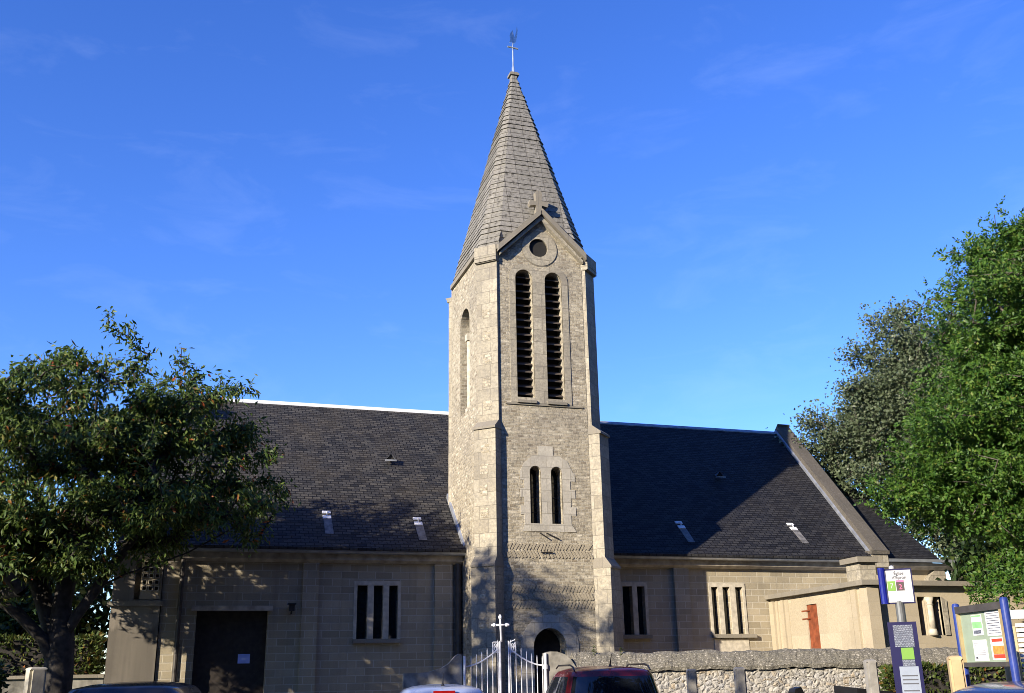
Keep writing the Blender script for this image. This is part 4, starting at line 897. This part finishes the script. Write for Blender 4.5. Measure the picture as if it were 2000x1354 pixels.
def branch_mesh(arr, rad, chains, seg=7, rmin=.0):
    Vs, Fs, off = [], [], 0
    for ch in chains:
        pts = arr[ch]; r = rad[ch].copy()
        if len(ch) > 1 and r[0] > r[1]*1.6: r[0] = r[1]*1.25
        if r.max() < rmin or len(ch) < 2: continue
        sg = seg if r.max() > .05 else 4
        T = unit(np.gradient(pts, axis=0)); ref = np.array([.31, .77, .56]); A = unit(np.cross(T, ref)); Bv = np.cross(T, A)
        th = np.arange(sg)*2*np.pi/sg
        V = pts[:, None]+r[:, None, None]*(np.cos(th)[None, :, None]*A[:, None]+np.sin(th)[None, :, None]*Bv[:, None]); Vs.append(V.reshape(-1, 3))
        I = np.arange(len(ch)-1)[:, None]*sg+np.arange(sg)[None]; J = np.arange(len(ch)-1)[:, None]*sg+(np.arange(sg)[None]+1) % sg
        Fs.append(np.stack([I, J, J+sg, I+sg], -1).reshape(-1, 4)+off); off += V.shape[0]*sg
    return np.concatenate(Vs), np.concatenate(Fs)
def tree(name, label, cat, base, trunk, limbs, ells, nat, nleaf, leafL, leafW, mleaf, mbark, rbase, seed, droop=.5, outw=.6, spread=.16, shell=.5, group=None, extra=None, pinnate=0, tlen=1.0, rmin=.0, sag=.1, lump=None, fill=.5):
    rs = np.random.default_rng(seed); t = thing(name, label, cat, tuple(float(q) for q in base), group)
    at = np.concatenate([lumps(ells, nat//9, 9, rs, lump, shell), sample(ells, int(nat*fill), rs, .3)]) if lump else sample(ells, nat, rs, shell)
    if extra is not None: at = np.concatenate([at, extra])
    arr, rad, chains, tips = grow(base, trunk, limbs, at, rs, rbase=rbase, sag=sag)
    b = np.array(base); V, F = branch_mesh(arr-b, rad, chains, rmin=rmin); bo = mesh_np('trunk', V, F, mbark, t)
    for p in bo.data.polygons: p.use_smooth = True
    P, D = [], []; per = max(1, int(nleaf/len(tips)))
    for ch in tips:
        pts = arr[ch]; tl = min(len(ch)-1, max(1, int(tlen/.35))); seg = pts[-tl-1:]
        f = rs.random(per)**.75*tl; i = np.minimum(f.astype(int), tl-1); fr = (f-i)[:, None]
        p = seg[i]*(1-fr)+seg[i+1]*fr; dirn = unit(seg[-1]-seg[0])
        P.append(p+rs.normal(size=(per, 3))*spread); D.append(dirn*outw+rs.normal(size=(per, 3))*.55+np.array([0, 0, -droop]))
    P, D = np.concatenate(P)-b, np.concatenate(D)
    if pinnate:
        D = unit(D); n = len(P); S = unit(np.cross(D, rs.normal(size=(n, 3)))); PP, DD = [], []
        for k in range(pinnate):
            q = (k//2+1)/(pinnate//2+1); sg = 1 if k % 2 else -1
            PP.append(P+D*(.22*q)); DD.append(D*.5+S*sg*.9)
        PP.append(P+D*.22); DD.append(D); P, D = np.concatenate(PP), np.concatenate(DD)
    V, F = leaves(P, D, leafL, leafW, rs); mesh_np('crown', V, F, mleaf, t); return t
A_ = np.array
# cherry tree on the left
tb = A_([-9.98, -3.0, 0])
trunk = [(-10.0, -3, 0), (-9.98, -3, .6), (-9.97, -3, 1.2), (-9.98, -3, 1.8), (-10.0, -2.98, 2.35)]
limbs = [(4, [(-9.75, -3.1, 2.8), (-9.45, -3.2, 3.3), (-9.1, -3.2, 3.9), (-8.7, -3.1, 4.5), (-8.3, -3.1, 5.1)]),
         (3, [(-10.3, -3.1, 2.4), (-10.7, -3.2, 2.8), (-11.2, -3.3, 3.2), (-11.8, -3.3, 3.6), (-12.4, -3.2, 4.1)]),
         (4, [(-10.05, -2.95, 3.0), (-10.0, -2.9, 3.7), (-9.95, -2.9, 4.5), (-9.9, -2.9, 5.4), (-9.85, -2.9, 6.5), (-9.83, -3.0, 7.5)]),
         (4, [(-10.3, -2.8, 2.9), (-10.6, -2.6, 3.6), (-10.9, -2.5, 4.4), (-11.1, -2.4, 5.3)]),
         (6, [(-8.95, -3.3, 3.55), (-8.4, -3.35, 3.75), (-7.9, -3.35, 3.95), (-7.4, -3.3, 4.25), (-7.0, -3.3, 4.5)])]
ells = [((-10.3, -3.0, 5.5), (3.2, 2.5, 1.9)), ((-8.4, -3.0, 5.5), (1.9, 2.0, 1.5)), ((-9.8, -3, 6.6), (2.4, 2.0, 1.25)), ((-11.6, -3, 5.7), (1.3, 2.0, 1.9)), ((-7.4, -3.0, 5.0), (1.25, 1.5, .9)), ((-8.2, -3, 6.5), (1.2, 1.2, .9)), ((-11.1, -3, 4.2), (1.5, 1.9, 1.0)), ((-9.9, -3.4, 4.4), (1.9, 1.7, .8)), ((-11.7, -3.5, 3.9), (1.0, 1.2, .7)), ((-13.9, -5.5, 3.2), (1.1, .9, 1.0)), ((-11.0, -3.3, 3.5), (1.2, 1.2, .55))]  # far left lump lies out of view, added to shade the trunk
ex_at = [(-9.83, -3, 8.85), (-9.8, -3, 8.5), (-9.4, -3, 8.6), (-9.35, -3.1, 8.3), (-9.2, -2.9, 8.1), (-8.35, -3, 8.15), (-8.3, -3, 7.9), (-8.05, -3, 7.75), (-8.9, -3, 8.0), (-7.0, -3, 7.5), (-6.8, -3, 7.35), (-7.2, -3, 7.4), (-7.5, -3, 7.6), (-10.6, -3, 7.9), (-10.5, -3, 7.7), (-11.2, -3, 7.75), (-11.3, -3, 7.5), (-6.3, -3, 6.1), (-6.2, -3, 5.3), (-6.0, -3, 5.05), (-6.3, -3, 4.8), (-6.5, -2.8, 4.4), (-6.7, -3, 4.25), (-12.2, -3, 7.4), (-7.0, -2.8, 5.9), (-7.2, -3, 6.6)]
tree('cherry_tree', 'broad cherry tree with drooping leaves, some turning orange, before the left end of the church', 'tree', tb, trunk, limbs, ells, 1200, 68000, .145, .05, 'cherry', 'bark', .27, 3, fill=.42, lump=(.35, .65), droop=.8, outw=.5, spread=.10, shell=.5, extra=A_(ex_at), tlen=.8)
# big green robinia on the right
rb = A_([12.2, -6.6, 0])
trunk = [(12.2, -6.6, 0), (12.15, -6.6, 1), (12.1, -6.55, 2), (12.0, -6.5, 3), (11.9, -6.4, 4)]
limbs = [(4, [(11.4, -6.4, 4.8), (10.8, -6.3, 5.6), (10.2, -6.2, 6.5)]), (4, [(11.9, -6.3, 5.2), (12.0, -6.2, 6.8), (11.9, -6.2, 8.5), (11.7, -6.2, 10.2)]), (4, [(12.6, -6.0, 5.0), (13.4, -5.6, 6.2), (14, -5.4, 7.6)]), (3, [(11.2, -6.8, 3.2), (10.2, -7.0, 3.5), (9.4, -7.0, 3.6), (8.6, -7.5, 3.4), (7.9, -7.9, 3.15)])]
ells = [((11.2, -6.0, 7.0), (2.6, 2.2, 2.0)), ((9.5, -5.6, 6.3), (2.0, 1.7, 1.6)), ((11.6, -6.2, 9.3), (2.2, 1.9, 1.9)), ((12.4, -6.2, 10.9), (1.6, 1.5, 1.1)), ((12.1, -6.3, 11.7), (1.0, .9, .7)), ((8.9, -5.4, 5.2), (1.6, 1.4, .8)), ((13.8, -6, 8), (2.6, 2.2, 3.2)), ((9.9, -6.6, 4.1), (1.3, 1.2, .7)), ((9.6, -7.0, 3.5), (.8, .8, .45)), ((10.3, -5.9, 8.3), (1.4, 1.2, .9)), ((12.0, -6.5, 5), (2.2, 1.8, 1.4)), ((10.9, -7.2, 3.6), (1.3, .9, .8)), ((8.6, -5.6, 5.6), (1.2, 1.2, 1.0)), ((9.2, -5.8, 7.2), (1.1, 1, .9)), ((10.6, -6.4, 5.2), (1.9, 1.5, 1.1)), ((7.9, -7.9, 3.05), (.75, .6, .4)), ((8.6, -7.2, 3.3), (.8, .7, .45)), ((10.0, -6.4, 9.6), (1.1, 1.2, .8)), ((10.7, -6.6, 10.9), (1.1, 1.0, .8))]
tree('robinia_tree', 'tall bright green feathery tree overhanging the right end of the church', 'tree', rb, trunk, limbs, ells, 1800, 36000, .10, .055, 'robinia', 'barkpale', .4, 5, lump=(.5, .95), droop=.3, outw=.6, spread=.15, shell=.72, pinnate=6, tlen=.8, extra=A_([(9.4, -7.2, 11.6), (9.7, -7.0, 11.2), (9.2, -7.2, 10.4), (9.0, -6.8, 10.2), (8.9, -6.7, 9.6)]))
# silver-green poplar behind
pb_ = A_([17.0, 4.0, 0])
trunk = [(17, 4, 0), (17, 4, 2), (16.9, 4, 4), (16.9, 4, 6)]
ells = [((16.6, 3.2, 9.2), (3.4, 3, 2.4)), ((14.4, 3.4, 8.4), (2.4, 2.4, 2.0)), ((16.3, 2.8, 11.6), (2.6, 2.2, 1.9)), ((14.6, 3.2, 10.6), (1.7, 1.6, 1.3)), ((18.5, 3, 10.5), (3, 2.5, 3)), ((15.2, 2.6, 6.4), (1.8, 1.6, 1.2)), ((17.5, 2.6, 6), (2.4, 2, 2)), ((13.3, 3.4, 7.8), (1.7, 1.5, 1.5)), ((12.6, 3.6, 8.6), (1.0, 1, .9)), ((11.9, 3.9, 8.8), (.9, .9, .8)), ((13.6, 3.4, 9.6), (1.2, 1.1, 1.0)), ((14.6, 3.2, 11.4), (1.3, 1.2, 1.0)), ((15.2, 3.2, 9.6), (2.2, 2, 1.5))]
tree('poplar_tree', 'grey green poplar with silvery leaves rising behind the apse roof', 'tree', pb_, trunk, [(3, [(16.3, 3.8, 7.2), (15.4, 3.6, 8.2)]), (3, [(17, 3.7, 7.8), (16.8, 3.4, 10)]), (3, [(17.8, 3.6, 7.2), (18.6, 3.3, 9)])], ells, 1700, 130000, .115, .085, 'poplar', 'barkpale', .4, 9, lump=(.5, .9), droop=.2, outw=.5, spread=.22, shell=.6, tlen=.9)
# darker trees that close the view
def bgtree(label, base, ells, seed, m='darkleaf', n=9000, name='background_tree', group='trees behind the church'):
    b = A_(base, float); h = ells[0][0][2]
    tree(name, label, 'tree', b, [tuple(b+A_([0, 0, h*k/4])) for k in range(4)], [], ells, 220, n, .22, .13, m, 'bark', .22, seed, droop=.2, spread=.28, shell=.4, tlen=1.0)
bgtree('dark evergreen tree in shadow between the apse and the feathery tree', (14.6, -1.2, 0), [((14.4, -1.2, 3.6), (1.9, 1.5, 2.2)), ((13.6, -1.4, 4.6), (1.1, 1.0, 1.0)), ((15.8, -1.5, 4.6), (1.8, 1.4, 2))], 11, n=12000)
bgtree('dark leafy tree behind the cherry trunk at the left edge', (-15.5, 7, 0), [((-15.4, 7, 3.4), (2.6, 2, 2.0)), ((-16.6, 7, 2.4), (1.8, 1.6, 1.6))], 12)
bgtree('dark bushy tree against the left end of the church', (-11.0, 5, 0), [((-10.95, 5, 3.4), (1.55, 1.6, 2.6)), ((-11.9, 5, 2.4), (1.4, 1.2, 1.7))], 13)
# street trees on the near side that shade the gate and the cars
st = tree('street_tree', 'street tree beside the road left of the view, shading the foot of the tower', 'tree', A_([-15.2, -10.6, 0]), [(-15.2, -10.6, 0), (-15.2, -10.6, 2), (-15.1, -10.6, 4), (-15.2, -10.6, 5.5)], [], [((-15.6, -10.8, 7.6), (2.4, 2.2, 2.4)), ((-15.0, -10.2, 8.9), (1.6, 1.3, 1.0))], 150, 4200, .2, .12, 'darkleaf', 'bark', .25, 21, droop=.3, spread=.2, shell=.3)
for x, y, zs_, lab in ((-13.2, -17.6, .72, 'street tree beside the road left of the camera, shading the red car'), (-20.5, -16.5, .8, 'street tree beside the road far left of the camera, shading the pale car')):
    r2 = st.copy(); COL.objects.link(r2); r2.location = (x, y, 0); r2.scale = (1.2, 1.2, zs_); r2['label'] = lab; r2['group'] = 'street trees outside the view'
    for ch in st.children:
        c = ch.copy(); c.parent = r2; COL.objects.link(c)
for q in (st,): q['group'] = 'street trees outside the view'

# unseen houses and very tall trees, added around the view to block sky light
for i, (x0, w, h, lab) in enumerate(((-30, 13, 7.5, 'added pale two storey house across the street, nearest the sun'), (-14, 15, 8.5, 'added tall pale house across the street facing the tower'), (4, 14, 7.8, 'added pale house across the street facing the chancel'), (21, 16, 8.6, 'added long pale house across the street at the right end'))):
    t = thing('added_house', lab, 'house', (x0+w/2, -42, 0), 'added houses across the street')
    hw = obj('wall', box(B(), x0, x0+w, -46, -36, 0, h), 'housewall', t); bm = prism(B(), [(x0-.3, -35.6, h-.1), (x0-.3, -46.4, h-.1), (x0-.3, -41, h+4.2)], (w+.6, 0, 0)); obj('roof', bm, 'slate', t)
    for k in range(int(w/3)):
        for z in (1., 4.4):
            bm = box(B(), x0+1+k*3, x0+2.1+k*3, -36.0, -35.95, z, z+1.6); wf = obj('window', bm, 'white', t); obj('pane', box(B(), x0+1.08+k*3, x0+2.02+k*3, -35.948, -35.94, z+.08, z+1.52), 'glass', wf)
base_t = tree('street_tree', 'very tall tree added behind the camera to the right, blocking sky light', 'tree', A_([8., -33, 0]), [(8, -33, 0), (8, -33, 3), (8, -33, 6), (8, -33, 9)], [], [((8, -33, 15), (6, 3.5, 8)), ((5, -33, 11), (4, 3, 7)), ((11, -33, 11), (4, 3, 7)), ((8, -33, 6), (5, 3, 4))], 320, 12000, .8, .6, 'darkleaf', 'bark', .45, 23, droop=.3, spread=.5, shell=.2, group='street trees outside the view')  # dense tall tree out of view, added to hold sky light off the walls
for x, y, lab in ((17, -30, 'very tall tree added right of the view beside the road, blocking sky light'), (25, -24, 'very tall tree added far right of the view, blocking sky light'), (-1, -33, 'very tall tree added straight behind the camera, blocking sky light'), (-10, -33, 'very tall tree added behind the camera, second from the middle, blocking sky light'), (-19, -33.5, 'very tall tree added behind the camera to the left, blocking sky light'), (-28, -33, 'very tall tree added far behind the camera to the left, blocking sky light'), (28, -15, 'very tall tree added at the far right end of the street, blocking sky light'), (-25, 1.5, 'very tall tree added left of the church, outside the view, blocking sky light')):
    r2 = base_t.copy(); COL.objects.link(r2); r2.location = (x, y, 0); r2['label'] = lab; r2.rotation_euler = (0, 0, x*.03); r2.scale = (1, 1, .42 if x < -15 and y < -20 else 1)
    for ch in base_t.children:
        c = ch.copy(); c.parent = r2; COL.objects.link(c)
# ------------------------------------------------------------------ hedges, far house, low wall on the left
def hedge(name, label, x0, x1, y0, y1, z0, z1, rotz, n, m, seed, L=.07, Wl=.045):
    rs = np.random.default_rng(seed); t = thing(name, label, 'hedge', ((x0+x1)/2, (y0+y1)/2, 0))
    c = A_([(x0+x1)/2, (y0+y1)/2, 0]); h = A_([(x1-x0)/2, (y1-y0)/2, (z1-z0)/2])
    d = rs.uniform(-1, 1, (n, 3)); ax_ = rs.integers(0, 3, n); d[np.arange(n), ax_] = np.sign(d[np.arange(n), ax_])*(1-rs.random(n)**2*.35)
    P = d*h*(1+.06*np.sin(d[:, [1, 2, 0]]*7)); P[:, 2] += (z0+z1)/2; ca, sa = math.cos(rotz), math.sin(rotz)
    P = np.stack([P[:, 0]*ca-P[:, 1]*sa, P[:, 0]*sa+P[:, 1]*ca, P[:, 2]], 1)
    V, F = leaves(P, d+rs.normal(size=(n, 3))*.7, L, Wl, rs); mesh_np('foliage', V, F, m, t)
    bm = B(); box(bm, -h[0]*.86, h[0]*.86, -h[1]*.8, h[1]*.8, 0, z1-.08); bmesh.ops.rotate(bm, verts=bm.verts, cent=(0, 0, 0), matrix=Matrix.Rotation(rotz, 3, 'Z')); obj('twigs', bm, 'bark', t, local=True); return t
hedge('hedge', 'clipped green and russet hedge before the rubble wall by the notice board', 5.0, 8.2, -7.5, -7.0, .2, 1.62, SR, 9000, 'hedgeleaf', 31, .10, .06)
hedge('hedge', 'dark hedge in shade at the left edge below the cherry tree', -13.2, -10.2, -9.0, -8.2, .2, 1.85, 0, 7000, 'darkleaf', 32, .09, .06)
hedge('hedge', 'sunlit leafy bush above the low wall behind the cherry trunk', -12.5, -9.6, 1.2, 2.4, 1.0, 2.6, 0, 6000, 'hedgeleaf', 33, .12, .07)
bm = B(); box(bm, -13.5, -9.34, -.1, .15, 0, 1.70); wv = thing('boundary_wall', 'low shaded wall joining the concrete stair block behind the cherry tree', 'wall', (-11.4, 0, 0)); obj('wall_body', bm, 'pierstone', wv)
bm = B(); box(bm, -13.5, -9.34, -.16, .2, 1.702, 1.77); obj('coping', bm, 'stone', wv)
hs = thing('house', 'pale house with slate roof glimpsed behind the cherry tree trunk', 'house', (-17, 18, 0))
bm = prism(B(), [(-13.4, 15, 0), (-13.4, 21, 0), (-13.4, 21, 2.9), (-13.4, 18, 5.0), (-13.4, 15, 2.9)], (-11, 0, 0)); hw = obj('wall', bm, 'housewall', hs)
bm = B(); hexa(bm, [(-24.6, 14.7, 2.7), (-13.1, 14.7, 2.7), (-13.1, 18, 5.02), (-24.6, 18, 5.02), (-24.6, 14.7, 2.83), (-13.1, 14.7, 2.83), (-13.1, 18, 5.15), (-24.6, 18, 5.15)]); hexa(bm, [(-24.6, 18, 5.02), (-13.1, 18, 5.02), (-13.1, 21.3, 2.7), (-24.6, 21.3, 2.7), (-24.6, 18, 5.15), (-13.1, 18, 5.15), (-13.1, 21.3, 2.83), (-24.6, 21.3, 2.83)]); rf = obj('roof', bm, 'slate', hs)
bm = B(); box(bm, -16.2, -15.5, 17.6, 18.4, 4.6, 6.0); obj('chimney', bm, 'housewall', rf)
for x in (-15.5, -18.5, -21.5):
    bm = B(); box(bm, x-.5, x+.5, 14.95, 14.995, 1.0, 2.2); wf = obj('window', bm, 'white', hs); bm = B(); box(bm, x-.44, x+.44, 14.93, 14.949, 1.06, 2.14); obj('pane', bm, 'glass', wf)
# little weeds on the coping
for s in (.42, .95):
    rs = np.random.default_rng(int(s*100)); p = wl(s, -.1, 1.93); t = thing('weed', 'small weed growing on the wall coping above the red car, %s' % ('nearer the gate' if s < .5 else 'farther from the gate'), 'plant', tuple(p))
    bm = B(); tube(bm, [(0, 0, 0), (.01, 0, .1), (.0, .01, .2 if s < .5 else .14)], [.006, .005, .003], 5); obj('stem', bm, 'hedgeleaf', t, local=True)
    P = np.stack([rs.normal(0, .012, 26), rs.normal(0, .012, 26), rs.uniform(.02, .2 if s < .5 else .14, 26)], 1); V, F = leaves(P, rs.normal(size=(26, 3))+A_([0, 0, .5]), .05, .02, rs); mesh_np('foliage', V, F, 'hedgeleaf', t)
for o in bpy.data.objects:
    if '_loc' in o: del o['_loc']
